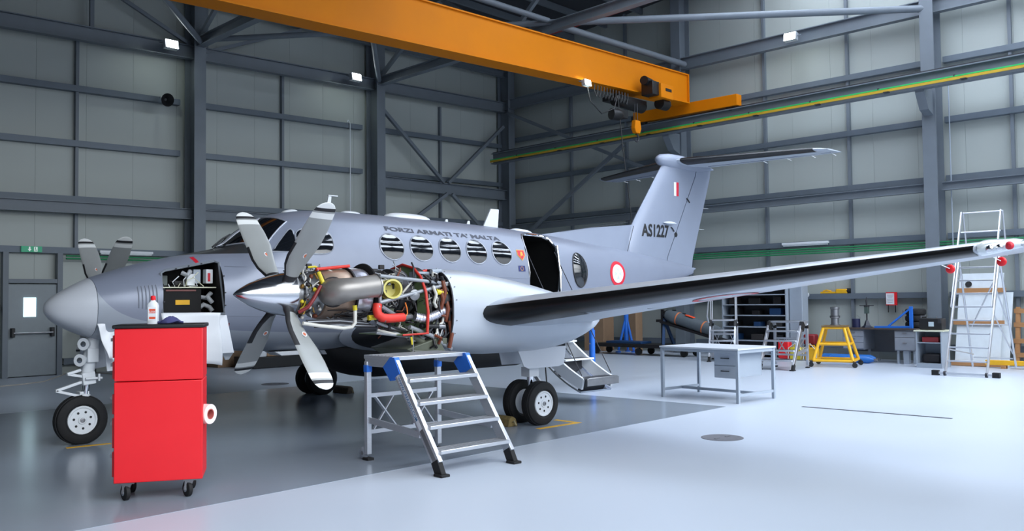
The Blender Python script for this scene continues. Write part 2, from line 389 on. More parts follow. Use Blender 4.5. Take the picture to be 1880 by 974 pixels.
q = MB(); q.sphere((.075,-.022,.03), .012, 8); q.tube([(.075,-.022,.02),(.08,-.022,-.01),(.06,-.022,-.04)], .006, 6); q.tube([(.08,-.022,-.01),(.1,-.022,-.04)], .006, 6); q.obj('running_figure', MATS['exit_green'], ex)
horn = thing('horn_speaker', 'black horn loudspeaker mounted on the back wall girt', 'loudspeaker', on_v(305, 180, VB-.52), HA)
q = MB(); q.lathe([(0,.05),(.1,.06),(.2,.12),(.24,.16),(.22,.13),(.12,.03)], (0,.15,0), (0,-1,-.25), 24); q.obj('bell', BLACKP, horn)
q = MB(); q.lathe([(-.05,.055),(.04,.055)], (0,.16,.03), (0,1,.2), 16); q.obj('driver', WHITEP, horn)
q = MB(); q.box((0,.22,.06), (.05,.16,.04)); q.obj('bracket', STEEL, horn, smooth=0)
LAMPG = mat('lamp_glass', (240,248,255), .2, emit=14.0)
def flood(p, rz, label, watt):
    t = thing('flood_light', label, 'flood light', p, rz)
    q = MB(); q.prism([(-.17,-.06,.11),(-.17,.09,.09),(-.17,.05,-.12),(-.17,-.1,-.1)], (.34,0,0)); q.obj('housing', mat('lamp_housing', (190,195,200), .4, .4), t, bevel=.01)
    q = MB(); q.prism([(-.15,-.064,.1),(.15,-.064,.1),(.15,-.103,-.095),(-.15,-.103,-.095)], (0,-.008,-.002)); q.obj('lamp_glass', LAMPG, t, smooth=0)
    q = MB(); q.tube([(-.19,.0,0),(-.2,.14,.05),(.2,.14,.05),(.19,.0,0)], .014, 8); q.obj('bracket', STEEL, t)
    l = bpy.data.lights.new('flood_beam', 'SPOT'); l.energy = watt; l.spot_size = math.radians(135); l.spot_blend = .6; l.shadow_soft_size = .12; l.color = (.88, 1.0, .93)
    o = bpy.data.objects.new('flood_beam', l); COL.objects.link(o); o.parent = t; o.location = (0, -.16, -.02); o.rotation_euler = (math.radians(48), 0, 0)
    return t
flood(on_v(313, 82, VB-.75), HA, 'bright flood light at the top of the leftmost column', 30)
flood(on_v(652, 142, VB-.75), HA, 'bright flood light beside the column in the middle of the back wall', 30)
flood(on_u(1452, 68, UE-.75), HA-math.pi/2, 'bright flood light high on the end wall right of the crane', 40)
# ---- fuselage shape
_FX=[-.394,-.385,-.36,-.31,-.17,.06,.30,.61,.93,1.34,1.60,1.90,2.14,2.38,2.74,3.2,4.1,5.1,6.3,7.0,7.7,8.66,9.84,10.8,11.8]
_FT=[1.545,1.585,1.62,1.665,1.755,1.875,1.96,2.055,2.13,2.215,2.275,2.49,2.645,2.745,2.81,2.83,2.82,2.80,2.755,2.71,2.655,2.56,2.45,2.34,2.20]
_FB=[1.535,1.49,1.45,1.395,1.305,1.205,1.14,1.08,1.04,1.0,.98,.96,.945,.935,.925,.915,.91,.91,.93,.99,1.14,1.36,1.62,1.83,2.05]
_FW=[.005,.05,.10,.165,.27,.385,.47,.55,.61,.665,.69,.715,.73,.742,.75,.755,.755,.755,.75,.735,.68,.565,.385,.24,.08]
def pchip(xs,ys,x):
    xs=np.asarray(xs,float);ys=np.asarray(ys,float);h=np.diff(xs);d=np.diff(ys)/h
    m=np.zeros(len(xs));m[0]=d[0];m[-1]=d[-1]
    for i in range(1,len(xs)-1):
        if d[i-1]*d[i]>0:
            w1=2*h[i]+h[i-1];w2=h[i]+2*h[i-1];m[i]=(w1+w2)/(w1/d[i-1]+w2/d[i])
    i=int(min(max(np.searchsorted(xs,x)-1,0),len(xs)-2));t=(x-xs[i])/h[i];t=min(max(t,0),1)
    return float((1+2*t)*(1-t)**2*ys[i]+t*(1-t)**2*h[i]*m[i]+t*t*(3-2*t)*ys[i+1]+t*t*(t-1)*h[i]*m[i+1])
def fus(X):
    zt=pchip(_FX,_FT,X);zb=pchip(_FX,_FB,X);w=pchip(_FX,_FW,X)
    zc=zb+(zt-zb)*.50
    return zt,zb,w,zc
NT,NB=2.25,2.5
def fus_pt(X,t):
    zt,zb,w,zc=fus(X);c,s=np.cos(t),np.sin(t);n=NT if s>=0 else NB
    y=w*np.sign(c)*abs(c)**(2/n);z=zc+((zt-zc) if s>=0 else (zc-zb))*np.sign(s)*abs(s)**(2/n)
    return np.array([X,y,z])
def side_y(X,z):
    zt,zb,w,zc=fus(X);n=NT if z>=zc else NB;q=abs(z-zc)/((zt-zc) if z>=zc else (zc-zb))
    return -w*max(0.,1-min(q,1)**n)**(1/n)
# ------------------------------------------------------------------ the airplane (x aft from the nose wheel, y away from the viewer)
def paint_material():
    """light grey paint: darker upper side, paler nose and belly, black anti-glare panel; the edges are paint lines"""
    mt = bpy.data.materials.new('airplane_paint'); mt.use_nodes = True; nt = mt.node_tree; b = nt.nodes['Principled BSDF']
    N = nt.nodes.new; Lk = nt.links.new
    tc = N('ShaderNodeTexCoord'); sp = N('ShaderNodeSeparateXYZ'); Lk(tc.outputs['Object'], sp.inputs[0])
    def curve(pts, x0, x1, y0, y1):
        mr = N('ShaderNodeMapRange'); mr.inputs['From Min'].default_value = x0; mr.inputs['From Max'].default_value = x1; Lk(sp.outputs['X'], mr.inputs['Value'])
        fc = N('ShaderNodeFloatCurve'); cv = fc.mapping.curves[0]
        P = [((x-x0)/(x1-x0), (y-y0)/(y1-y0)) for x, y in pts]
        cv.points[0].location = P[0]; cv.points[1].location = P[-1]
        for p in P[1:-1]: cv.points.new(*p)
        for p in cv.points: p.handle_type = 'AUTO_CLAMPED'
        fc.mapping.update(); Lk(mr.outputs[0], fc.inputs['Value'])
        m2 = N('ShaderNodeMapRange'); m2.inputs['To Min'].default_value = y0; m2.inputs['To Max'].default_value = y1; Lk(fc.outputs[0], m2.inputs['Value'])
        return m2.outputs[0]
    def gt(a, bb):
        n = N('ShaderNodeMath'); n.operation = 'GREATER_THAN'; Lk(a, n.inputs[0]); Lk(bb, n.inputs[1]) if not isinstance(bb, float) else setattr(n.inputs[1], 'default_value', bb); return n.outputs[0]
    def mul(a, bb):
        n = N('ShaderNodeMath'); n.operation = 'MULTIPLY'; Lk(a, n.inputs[0]); Lk(bb, n.inputs[1]); return n.outputs[0]
    low = curve([(0.0, 1.93), (.06, 1.72), (.16, 1.57), (.32, 1.455), (.5, 1.39), (.9, 1.32), (1.42, 1.255), (2.85, 1.175), (4, 1.15), (7, 1.15), (12, 1.2)], 0, 12, 1, 2)
    upper = gt(sp.outputs['Z'], low)
    gl = curve([(.95, 2.15), (1.24, 2.172), (1.76, 2.186), (2.24, 2.18), (2.6, 2.2)], .95, 2.6, 2, 3)
    g1 = gt(sp.outputs['Z'], gl); g2 = gt(sp.outputs['X'], .97)
    n = N('ShaderNodeMath'); n.operation = 'LESS_THAN'; Lk(sp.outputs['X'], n.inputs[0])
    # the panel ends at the foot of the windscreen
    zz = N('ShaderNodeMath'); zz.operation = 'MULTIPLY_ADD'; Lk(sp.outputs['Z'], zz.inputs[0]); zz.inputs[1].default_value = -1.9; zz.inputs[2].default_value = 6.16
    Lk(zz.outputs[0], n.inputs[1])
    glare = mul(mul(g1, g2), n.outputs[0])
    nz = N('ShaderNodeTexNoise'); nz.inputs['Scale'].default_value = 2.5; nz.inputs['Detail'].default_value = 6; Lk(tc.outputs['Object'], nz.inputs['Vector'])
    def mix(f, a, bb):
        x = N('ShaderNodeMix'); x.data_type = 'RGBA'; Lk(f, x.inputs['Factor'])
        for s_, c in (('A', a), ('B', bb)):
            if isinstance(c, tuple): x.inputs[s_].default_value = (*S(c), 1)
            else: Lk(c, x.inputs[s_])
        return x.outputs['Result']
    c = mix(upper, (166,173,184), (139,146,163)); c = mix(glare, c, (62,65,68))
    dirt = N('ShaderNodeMix'); dirt.data_type = 'RGBA'; dirt.blend_type = 'MULTIPLY'; dirt.inputs['Factor'].default_value = .16
    Lk(c, dirt.inputs['A']); Lk(nz.outputs['Fac'], dirt.inputs['B']); Lk(dirt.outputs['Result'], b.inputs['Base Color'])
    b.inputs['Roughness'].default_value = .34; b.inputs['Metallic'].default_value = .12
    return mt
PAINT = paint_material()
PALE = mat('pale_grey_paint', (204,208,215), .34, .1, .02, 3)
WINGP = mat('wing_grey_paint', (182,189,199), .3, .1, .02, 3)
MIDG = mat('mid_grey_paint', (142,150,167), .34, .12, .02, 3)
GLASS = mat('tinted_glass', (16,19,24), .05, 0, .02, 3, spec=.9)
RIM = mat('window_rim', (170,175,186), .3, .3)
BOOT = mat('deicing_boot', (17,17,19), .33, 0, .1, 5)
DECAL = mat('dark_lettering', (50,54,70), .5)
BLK = mat('black_marking', (24,25,28), .5)
REDM = mat('red_marking', (206,32,52), .5); WHT = mat('white_marking', (232,234,238), .45); EUB = mat('flag_blue', (36,44,104), .5); GOLD = mat('gold_marking', (226,170,60), .5)

plane = thing('airplane', 'grey twin-engined turboprop airplane with its near engine uncowled', 'airplane', (0, 0, 0))
def eval_bool(o, cutters):
    for c in cutters:
        md = o.modifiers.new('cut', 'BOOLEAN'); md.operation = 'DIFFERENCE'; md.object = c; md.solver = 'EXACT'; md.material_mode = 'TRANSFER'
    dg = bpy.context.evaluated_depsgraph_get(); me = bpy.data.meshes.new_from_object(o.evaluated_get(dg))
    o.modifiers.clear(); o.data = me
    me.polygons.foreach_set('use_smooth', [True]*len(me.polygons)); me.set_sharp_from_angle(angle=math.radians(32))
    for c in cutters: bpy.data.objects.remove(c)
def ring(X, n=72): return [Vector(fus_pt(X, 2*math.pi*(k+.5)/n)) for k in range(n)]
XS = sorted(set(list(np.linspace(.06, 1.5, 16))+list(np.linspace(1.5, 3.0, 26))+list(np.linspace(3, 11.8, 45))))
q = MB(); q.loft([ring(X) for X in XS]); fuselage = q.obj('fuselage', [PAINT, BLACK, GREYP], plane)
# equipment bay in the nose, entrance door aft: cut out of the body
c1 = MB(); c1.prism([(.70,-.9,1.46),(.725,-.9,1.93),(.78,-.9,1.965),(1.36,-.9,2.085),(1.405,-.9,2.06),(1.40,-.9,1.45)], (0,.82,0)); c1 = c1.obj('bay_cut', BLACK, smooth=0)
dpoly = [(6.44,1.10),(6.425,2.0),(6.44,2.35),(6.50,2.56),(6.58,2.63),(7.08,2.61),(7.17,2.55),(7.185,2.4),(7.15,2.0),(7.14,1.10)]
c2 = MB(); c2.prism([(x, -1, z) for x, z in dpoly], (0, 1.15, 0)); c2 = c2.obj('door_cut', BLACK, smooth=0)
eval_bool(fuselage, [c1, c2])
q = MB(); q.loft([ring(X) for X in [-.394,-.39,-.38,-.36,-.33,-.29,-.24,-.17,-.1,-.02,.055]]); q.obj('radome', PALE, plane)
def patch(poly, off, name, m_, parent, nsub=10):
    """a panel lying on the left fuselage side, outline in (x, z)"""
    bm = bmesh.new(); vs_ = [bm.verts.new((x, 0, z)) for x, z in poly]; bm.faces.new(vs_)
    bmesh.ops.triangulate(bm, faces=bm.faces[:])
    for _ in range(3):
        L = [e for e in bm.edges if e.calc_length() > .07]
        if not L: break
        bmesh.ops.subdivide_edges(bm, edges=L, cuts=1); bmesh.ops.triangulate(bm, faces=bm.faces[:])
    mb = MB(); bm.verts.index_update()
    mb.add([(v.co.x, side_y(v.co.x, v.co.z)-off, v.co.z) for v in bm.verts], [tuple(v.index for v in f.verts) for f in bm.faces])
    bm.free(); return mb.obj(name, m_, parent, smooth=40)
def outline(poly, off, r, name, m_, parent):
    mb = MB(); mb.tube([(x, side_y(x, z)-off, z) for x, z in poly], r, 6, closed=True); return mb.obj(name, m_, parent)
def oval(cx, cz, rx, rz_, n=28, p=2.0, tilt=0.0):
    out = []
    for k in range(n):
        t = 2*math.pi*k/n; c, s_ = math.cos(t), math.sin(t)
        x, z = rx*math.copysign(abs(c)**(2/p), c), rz_*math.copysign(abs(s_)**(2/p), s_); out.append((cx+x+tilt*z, cz+z))
    return out
def disc(cx, cz, rx, rz_, off, name, m_, parent, p=2.0, tilt=0.0, rings=5, inner=0.0, bulge=0.0):
    mb = MB(); R_ = [[(lambda q_: (q_[0], side_y(*q_)-off-bulge*(1-f*f), q_[1]))((cx+(x-cx)*f, cz+(z-cz)*f)) for x, z in oval(cx, cz, rx, rz_, 32, p, tilt)] for f in np.linspace(max(inner, .02), 1, rings)]
    mb.loft(R_, inner == 0, False); return mb.obj(name, m_, parent, smooth=60)
for X, z in ((3.82,2.328),(4.336,2.322),(4.855,2.315),(5.372,2.303),(5.889,2.297)):
    w = disc(X, z, .196, .183, .006, 'cabin_window', GLASS, plane)
    outline(oval(X, z, .2, .187), .004, .009, 'window_rim', RIM, w)
w = disc(7.69, 2.06, .185, .285, .012, 'cabin_window', GLASS, plane, bulge=.05); outline(oval(7.69, 2.06, .19, .29), .008, .011, 'window_rim', BLK, w)
w = disc(2.63, 2.36, .255, .165, .006, 'cockpit_side_window', GLASS, plane, p=2.8, tilt=.0); outline(oval(2.63, 2.36, .26, .17, p=2.8), .004, .009, 'window_rim', RIM, w)
tri = [(2.03,2.212),(2.07,2.25),(2.31,2.50),(2.345,2.515),(2.365,2.49),(2.345,2.23),(2.32,2.212)]
w = patch(tri, .006, 'cockpit_side_window', GLASS, plane); outline(tri, .004, .009, 'window_rim', RIM, w)
# windscreen: two raked panes following the cockpit crown
def crown(X, y):
    zt, zb, w_, zc = fus(X); return zc+(zt-zc)*max(0., 1-min(1, abs(y)/w_)**NT)**(1/NT)
def pane(side):
    rows = []
    for i in range(9):
        t = i/8; row = []
        for j in range(9):
            s_ = j/8; y = side*(.02+(.565*(1-t)+.41*t)*s_)
            X = 1.62*(1-t)+2.20*t+(.34*(1-t)+.15*t)*s_**1.6
            row.append((X-.006, y+side*.005*s_, crown(X, y)+.008))
        rows.append(row)
    mb = MB(); mb.loft(rows, False, False, close=False); o = mb.obj('windscreen', GLASS, plane, smooth=60)
    edge = rows[0]+[r[-1] for r in rows[1:]]+rows[-1][::-1][1:]+[r[0] for r in rows[::-1]][1:-1]
    e_ = MB(); e_.tube(edge, .011, 6, closed=True); e_.obj('windscreen_frame', RIM, o)
for s_ in (-1, 1): pane(s_)
for s_ in (-.16, .16):
    q = MB(); q.tube([(1.62, s_, crown(1.62, s_)+.02), (1.78, s_*1.3, crown(1.78, s_*1.3)+.035), (1.95, s_*2.2, crown(1.95, s_*2.2)+.03)], .012, 6); q.obj('wiper', BLACKP, plane)
# lettering and emblems on the side
def on_side(x0, z0, kx=1.0, kz=1.0, slope=0.0): return lambda a, b: (x0+a*kx, side_y(x0+a*kx, z0+slope*a+b*kz)-.005, z0+slope*a+b*kz)
text_on("FORZI ARMATI TA' MALTA", .105, on_side(3.79, 2.563, 1, .78, -.030), 'lettering', DECAL, plane, bold=.004, sx=1.73)
shield = [(6.215,2.36),(6.385,2.36),(6.385,2.27),(6.30,2.185),(6.215,2.27)]
w = patch(shield, .005, 'crest', GOLD, plane); patch([(6.228,2.35),(6.372,2.35),(6.372,2.275),(6.30,2.202),(6.228,2.275)], .008, 'crest_field', REDM, w)
patch([(6.27,2.24),(6.29,2.33),(6.33,2.33),(6.335,2.25),(6.31,2.28)], .011, 'crest_charge', GOLD, w)
w = patch([(6.19,2.105),(6.335,2.105),(6.335,2.015),(6.19,2.015)], .005, 'flag', EUB, plane)
for k in range(12):
    a_ = 2*math.pi*k/12; disc(6.262+.03*math.sin(a_), 2.06+.03*math.cos(a_), .005, .005, .008, 'star', GOLD, w, rings=2)
w = disc(8.83, 2.015, .25, .225, .005, 'roundel', REDM, plane); disc(8.83, 2.015, .18, .165, .008, 'roundel_field', WHT, w)
for k in range(4):
    a_ = math.pi/2*k; dx, dz = math.cos(a_), math.sin(a_)
    patch([(8.83+dx*.02-dz*.0, 2.015+dz*.02+dx*.0), (8.83+dx*.12-dz*.05, 2.015+dz*.11+dx*.045), (8.83+dx*.095, 2.015+dz*.09), (8.83+dx*.12+dz*.05, 2.015+dz*.11-dx*.045)], .011, 'cross_arm', mat('pale_marking', (198,204,212), .5), w)
patch([(1.13,2.13),(1.18,2.14),(1.19,2.05),(1.15,2.04)], .006, 'warning_stripe', REDM, plane)
w = patch([(1.30,1.335),(1.475,1.335),(1.475,1.255),(1.30,1.255)], .006, 'danger_placard', mat('dark_red', (120,24,34), .5), plane)
text_on('ER', .075, on_side(1.345, 1.27), 'placard_lettering', WHT, w, bold=.002, sx=1.1)
for o_ in (w.children[0].data,):
    for v in o_.vertices: v.co.y -= .004
# louvres in the nose side
for k in range(6):
    x = .455+.038*k; q = MB(); q.tube([(x, side_y(x, z)-.001, z) for z in np.linspace(1.53-.006*k, 1.775+.004*k, 7)], .0075, 6); q.obj('louvre', mat('louvre_grey', (128,133,145), .4), plane)
for pts in ([(1.45,2.02),(6.4,1.9)], [(7.2,1.66),(8.1,1.7)], [(1.45,1.42),(3.0,1.36)]):
    q = MB(); n_ = 24; q.tube([(x, side_y(x, z)-.0005, z) for x, z in zip(np.linspace(pts[0][0], pts[1][0], n_), np.linspace(pts[0][1], pts[1][1], n_))], .0025, 5); q.obj('skin_joint', mat('joint_line', (112,117,130), .5), plane)
# frame and contents of the nose bay
bayp = [(.70,1.46),(.725,1.93),(.78,1.965),(1.36,2.085),(1.405,2.06),(1.40,1.45)]
fr = outline(bayp, .004, .018, 'bay_frame', mat('seal_grey', (124,130,138), .5), plane)
for x, z in [(.71,1.6),(.715,1.75),(.9,1.985),(1.05,2.02),(1.2,2.05),(1.405,1.9),(1.4,1.7),(1.4,1.55)]:
    q = MB(); q.cyl((x, side_y(x,z)-.03, z), (x, side_y(x,z)-.014, z), .008, 8); q.obj('fastener', DSTEEL, fr)
q = MB(); q.box((1.05,-.28,1.765), (.66,.4,.012)); q.obj('bay_shelf', CREAM, plane, smooth=0)
avi = MB(); avi.box((.98,-.30,1.60), (.46,.3,.3)); avi = avi.obj('avionics_box', BLACK, plane, bevel=.008)
q = MB(); q.box((.98,-.453,1.59), (.17,.006,.055)); q.obj('label_plate', YELLOW, avi, smooth=0)
q = MB(); q.box((.96,-.455,1.73), (.36,.012,.018)); q.obj('trim_strip', mat('dull_red', (120,70,66), .5), avi, smooth=0)
q = MB(); q.box((.80,-.2,1.85), (.16,.12,.12)); q.obj('equipment_box', mat('grey_green', (92,100,98), .5), plane, bevel=.006)
for c, d, m_ in (((1.12,-.34,1.86),(.1,.05,.14),WHITEP),((1.2,-.3,1.9),(.09,.1,.17),GREYP),((1.33,-.36,1.9),(.085,.1,.17),WHITEP),((1.0,-.26,1.82),(.12,.1,.06),BLACKP)):
    q = MB(); q.box(c, d); q.obj('avionics_unit', m_, plane, bevel=.006)
q = MB(); q.box((1.32,-.415,1.89), (.03,.008,.1)); q.obj('red_tag', REDM, plane, smooth=0)
for pts in ([(1.18,-.38,1.5),(1.25,-.42,1.56),(1.33,-.4,1.53),(1.36,-.42,1.48)], [(1.2,-.3,1.66),(1.3,-.38,1.64),(1.37,-.36,1.7)], [(1.0,-.38,1.94),(1.05,-.42,1.91),(1.1,-.38,1.96)], [(1.3,-.4,1.66),(1.36,-.42,1.58)]):
    q = MB(); q.tube(pts, .028, 10); q.obj('bay_duct', mat('pale_hose', (172,176,180), .5), plane)
for k in range(10):
    a_ = (rnd(.75,1.35), rnd(-.45,-.3), rnd(1.8,1.95)); q = MB(); q.tube([a_, (a_[0]+rnd(-.1,.1), a_[1]-.03, a_[2]-rnd(.03,.1)), (a_[0]+rnd(-.15,.15), a_[1]+.02, 1.78)], .006, 5); q.obj('bay_wire', (WHITEP, BLACKP, CREAM)[k % 3], plane)
# lowered bay door under the opening
q = MB(); q.prism([(.72,-.60,1.44),(1.43,-.66,1.44),(1.46,-.80,.985),(.75,-.78,.985)], (0,.025,0)); q.obj('bay_door', PALE, plane, smooth=0, bevel=.006)
# antennas on the roof, under the belly
def fin_blade(name, x0, x1, xt0, xt1, z0, z1, y=0.0, th=.02, m_=WHITEP):
    q = MB(); q.prism([(x0,y-th/2,z0),(x1,y-th/2,z0),(xt1,y-th/2,z1),(xt0,y-th/2,z1)], (0,th,0)); return q.obj(name, m_, plane, smooth=0, bevel=.006)
fin_blade('blade_antenna', 6.08, 6.42, 6.27, 6.45, 2.72, 3.06, th=.03)
fin_blade('whip_antenna', 3.17, 3.25, 3.23, 3.28, 2.80, 3.05)
q = MB(); q.box((3.30,0,3.06), (.15,.03,.014)); q.obj('antenna_top', WHITEP, plane, smooth=0)
def blister(name, x0, x1, hw, hgt, y=0.0, m_=WHITEP):
    q = MB(); R_ = []
    for X in np.linspace(x0, x1, 14):
        t = (X-x0)/(x1-x0); k = (1-abs(2*t-1)**3.2)**.6 if 0 < t < 1 else .02
        R_.append([(X, y+hw*k*math.cos(a), crown(X, y+hw*k*math.cos(a))-.012+(hgt*k)*abs(math.sin(a))) for a in np.linspace(0, math.pi, 12)]+[(X, y, crown(X, y)-.05)])
    q.loft(R_); return q.obj(name, m_, plane)
blister('antenna_fairing', 4.15, 5.02, .16, .085); blister('antenna_fairing', 3.42, 3.75, .1, .045); blister('antenna_fairing', 2.5, 2.75, .07, .04); blister('antenna_fairing', 6.7, 7.2, .12, .06)
for x in (5.3, 5.75): fin_blade('small_antenna', x, x+.08, x+.03, x+.07, 2.76, 2.84)
fin_blade('belly_antenna', 1.62, 1.80, 1.67, 1.72, .97, .86, y=-.1); fin_blade('belly_antenna', 2.25, 2.9, 2.35, 2.88, .94, .885, y=-.15, th=.3)
fin_blade('belly_antenna', 3.0, 3.3, 3.05, 3.2, .92, .86, y=-.1, th=.1)
# black radar pod under the belly
q = MB(); R_ = []
for X in np.linspace(3.05, 6.65, 26):
    t = (X-3.05)/3.6; k = min(1, (1-(1-min(t/.28, 1))**2.2))**.5 if t < .28 else 1.0
    k = max(k, .03); d = .46*k; w_ = .52*max(k, .3)
    R_.append([(X, w_*math.copysign(abs(math.cos(a))**.75, math.cos(a)), .95-d*abs(math.sin(a))**.8) for a in np.linspace(0, math.pi, 20)]+[(X, 0, 1.0)])
q.loft(R_); q.obj('radar_pod', mat('radome_black', (15,15,17), .55, 0, .08, 4), plane)

# ---- wings
def airfoil(t=.15, m_=.02, p_=.28, n=20):
    xs = [.5*(1-math.cos(math.pi*i/n)) for i in range(n+1)]; U, L = [], []
    for x in xs:
        yt = 5*t*(.2969*math.sqrt(x)-.126*x-.3516*x*x+.2843*x**3-.1036*x**4)
        yc = m_/p_**2*(2*p_*x-x*x) if x < p_ else m_/(1-p_)**2*((1-2*p_)+2*p_*x-x*x)
        U.append((x, yc+yt)); L.append((x, yc-yt))
    return U[::-1]+L[1:-1]      # trailing edge over the top to the nose, back along the underside
NAF = 20
def wing_sec(y, side, t=None):
    a = abs(y)
    LE = float(np.interp(a, [.6, 2.1, 3.05, 8.05, 8.2, 8.31], [3.02, 3.05, 3.36, 4.53, 4.66, 4.92]))
    TE = float(np.interp(a, [.6, 3.05, 8.05, 8.2, 8.31], [5.6, 5.52, 5.44, 5.40, 5.28]))
    z = float(np.interp(a, [.6, 2.1, 3.05, 8.05, 8.31], [1.10, 1.24, 1.42, 1.965, 2.01]))
    inc = math.radians(float(np.interp(a, [.6, 8], [3.5, 1.0])))
    th = float(np.interp(a, [.6, 3, 8.05, 8.2, 8.31], [.17, .16, .13, .10, .05])); c = TE-LE
    return [Vector((LE+c*x*math.cos(inc)+c*zz*math.sin(inc), side*a, z+c*zz*math.cos(inc)-c*x*math.sin(inc))) for x, zz in airfoil(th, .02)]
def strip(rings_, i0, i1, off, name, m_, parent):
    """a skin lying on part of an airfoil loft, between point indices i0..i1, lifted by off"""
    R_ = []
    for r in rings_:
        c = sum(r, Vector())/len(r); row = []
        for i in range(i0, i1+1):
            tg = (r[(i+1) % len(r)]-r[i-1]); nrm = Vector((-tg.z, 0, tg.x)).normalized()
            if nrm.dot(r[i]-c) < 0: nrm = -nrm
            row.append(r[i]+nrm*off)
        R_.append(row)
    mb = MB(); mb.loft(R_, False, False, close=False); return mb.obj(name, m_, parent, smooth=60)
LEI = NAF
for side, nm in ((-1, 'left'), (1, 'right')):
    ys = [.6, 1.2, 2.1, 2.6, 3.05, 4.15, 5, 6, 7, 7.6, 8.05, 8.14, 8.2, 8.26, 8.3, 8.31]
    sec = [wing_sec(y, side) for y in ys]
    q = MB(); q.loft(sec); wing = q.obj('wing', WINGP, plane, smooth=40)
    strip([wing_sec(y, side) for y in np.linspace(3.06, 4.163, 6)], LEI-2, LEI+6, .008, 'deicing_boot', BOOT, wing)
    strip([wing_sec(y, side) for y in np.linspace(4.15, 7.97, 14)], LEI-2, LEI+5, .006, 'deicing_boot', BOOT, wing)
    strip([wing_sec(y, side) for y in np.linspace(4.19, 7.95, 14)], LEI+5, LEI+6, .003, 'boot_edge', mat('primer_band', (112,116,126), .45), wing)
    strip([wing_sec(y, side) for y in np.linspace(.9, 2.15, 6)], LEI-4, LEI+5, .008, 'deicing_boot', BOOT, wing)
    strip([wing_sec(y, side) for y in (8.0, 8.05, 8.1, 8.14, 8.2, 8.25)], LEI-6, LEI+5, .012, 'tip_light_cover', mat('clear_cover', (214,222,226), .08, .25, .02, 3, coat=.5), wing)
    for f, m_, r in ((8.08, CHROME, .035), (8.14, CHROME, .03), (8.2, REDM if side < 0 else GREEN, .035)):
        c = wing_sec(f, side)[LEI+1]; q = MB(); q.sphere((c.x-.006, c.y, c.z), r, 10); q.obj('tip_lamp', m_, wing)
    for y in (4.6, 5.6): # hinge fairings and panel lines
        s0 = wing_sec(y, side); q = MB(); q.tube([s0[LEI+9], s0[LEI+13], s0[-3]], .004, 6); q.obj('skin_joint', MATS['joint_line'], wing)
    for y in (7.36, 7.82):
        s0 = wing_sec(y, side)[0]; q = MB(); q.tube([s0, s0+Vector((.2, 0, -.03))], .004, 6); wk = q.obj('static_wick', WHITEP, wing)
        if side < 0: q = MB(); q.sphere(s0+Vector((.22, 0, -.035)), .045, 12, sc=(.5,1,1)); q.obj('wick_guard', REDP, wk)
    # national marking under the wing
    def under(x, y):
        s_ = wing_sec(y, side); lo = s_[LEI:]
        for a, b in zip(lo[:-1], lo[1:]):
            if a.x <= x <= b.x: f = (x-a.x)/max(1e-6, b.x-a.x); return a.lerp(b, f)+Vector((0, 0, -.006))
        return lo[-1]
    rr = [[under(4.70+math.cos(t)*r, 5.45+math.sin(t)*r) for t in np.linspace(0, 2*math.pi, 33)[:-1]] for r in (.285, .315, .345)]
    q = MB(); q.loft(rr, False, False); q.obj('roundel_ring', REDM, wing)

# ---- nacelles
def nac_ring(X, zt, zb, hw, yc, n=36, p_=2.6):
    zc = (zt+zb)/2; out = []
    for k in range(n):
        t = 2*math.pi*(k+.5)/n; c, s_ = math.cos(t), math.sin(t)
        out.append(Vector((X, yc+hw*math.copysign(abs(c)**(2/p_), c), zc+(zt-zb)/2*math.copysign(abs(s_)**(2/p_), s_))))
    return out
NSEC = [(2.95,1.94,1.0,.47),(3.3,1.935,.955,.485),(3.7,1.89,.93,.49),(4.1,1.83,.925,.48),(4.5,1.76,.93,.46),(4.85,1.68,.955,.43),(5.15,1.6,1.005,.37),(5.45,1.5,1.09,.27),(5.7,1.42,1.17,.16),(5.88,1.36,1.25,.05)]
FSEC = [(1.32,1.90,1.42,.24),(1.5,1.95,1.27,.34),(1.8,1.99,1.12,.41),(2.3,2.0,1.02,.46),(2.7,1.97,1.0,.47)]
YE, ZE = 2.615, 1.66
for side in (-1, 1):
    secs = NSEC if side < 0 else FSEC+NSEC
    q = MB(); R_ = [nac_ring(*s_, side*YE) for s_ in secs]
    if side < 0:
        inner = [nac_ring(2.952, 1.92, 1.02, .45, -YE), nac_ring(3.12, 1.90, 1.04, .43, -YE)]
        q.loft(inner[::-1]+R_, True, True)
    else: q.loft(R_)
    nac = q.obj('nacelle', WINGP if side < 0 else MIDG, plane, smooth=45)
    if side < 0:
        q = MB(); q.tube([p for p in nac_ring(2.948, 1.93, 1.01, .46, -YE)], .012, 6, closed=True); q.obj('firewall_rim', DSTEEL, nac)
        q = MB(); q.loft([nac_ring(3.06, 1.9, 1.04, .435, -YE), nac_ring(3.075, 1.9, 1.04, .435, -YE)]); q.obj('rear_bulkhead', mat('sooty_metal', (44,42,44), .5, .5, .12, 8), nac)
        for a in range(20):
            t = 2*math.pi*a/20; p = nac_ring(2.99, 1.95, .99, .478, -YE, 20)[a]; q = MB(); q.sphere(p, .007, 6); q.obj('rivet', STEELB, nac)
    # gear doors and main gear
    for s2 in ((-1,) if side < 0 else (1,)):
        q = MB(); q.prism([(4.22, side*(YE+.15), .97), (5.10, side*(YE+.15), .97), (5.02, side*(YE+.18), .74), (4.92, side*(YE+.18), .715), (4.38, side*(YE+.18), .715), (4.3, side*(YE+.18), .75)], (0, .015, 0)); q.obj('gear_door', PALE, plane, smooth=0, bevel=.004)
        q = MB(); q.prism([(4.22, side*(YE-.2), .97), (5.10, side*(YE-.2), .97), (5.02, side*(YE-.22), .74), (4.3, side*(YE-.22), .75)], (0, .015, 0)); q.obj('gear_door', PALE, plane, smooth=0, bevel=.004)
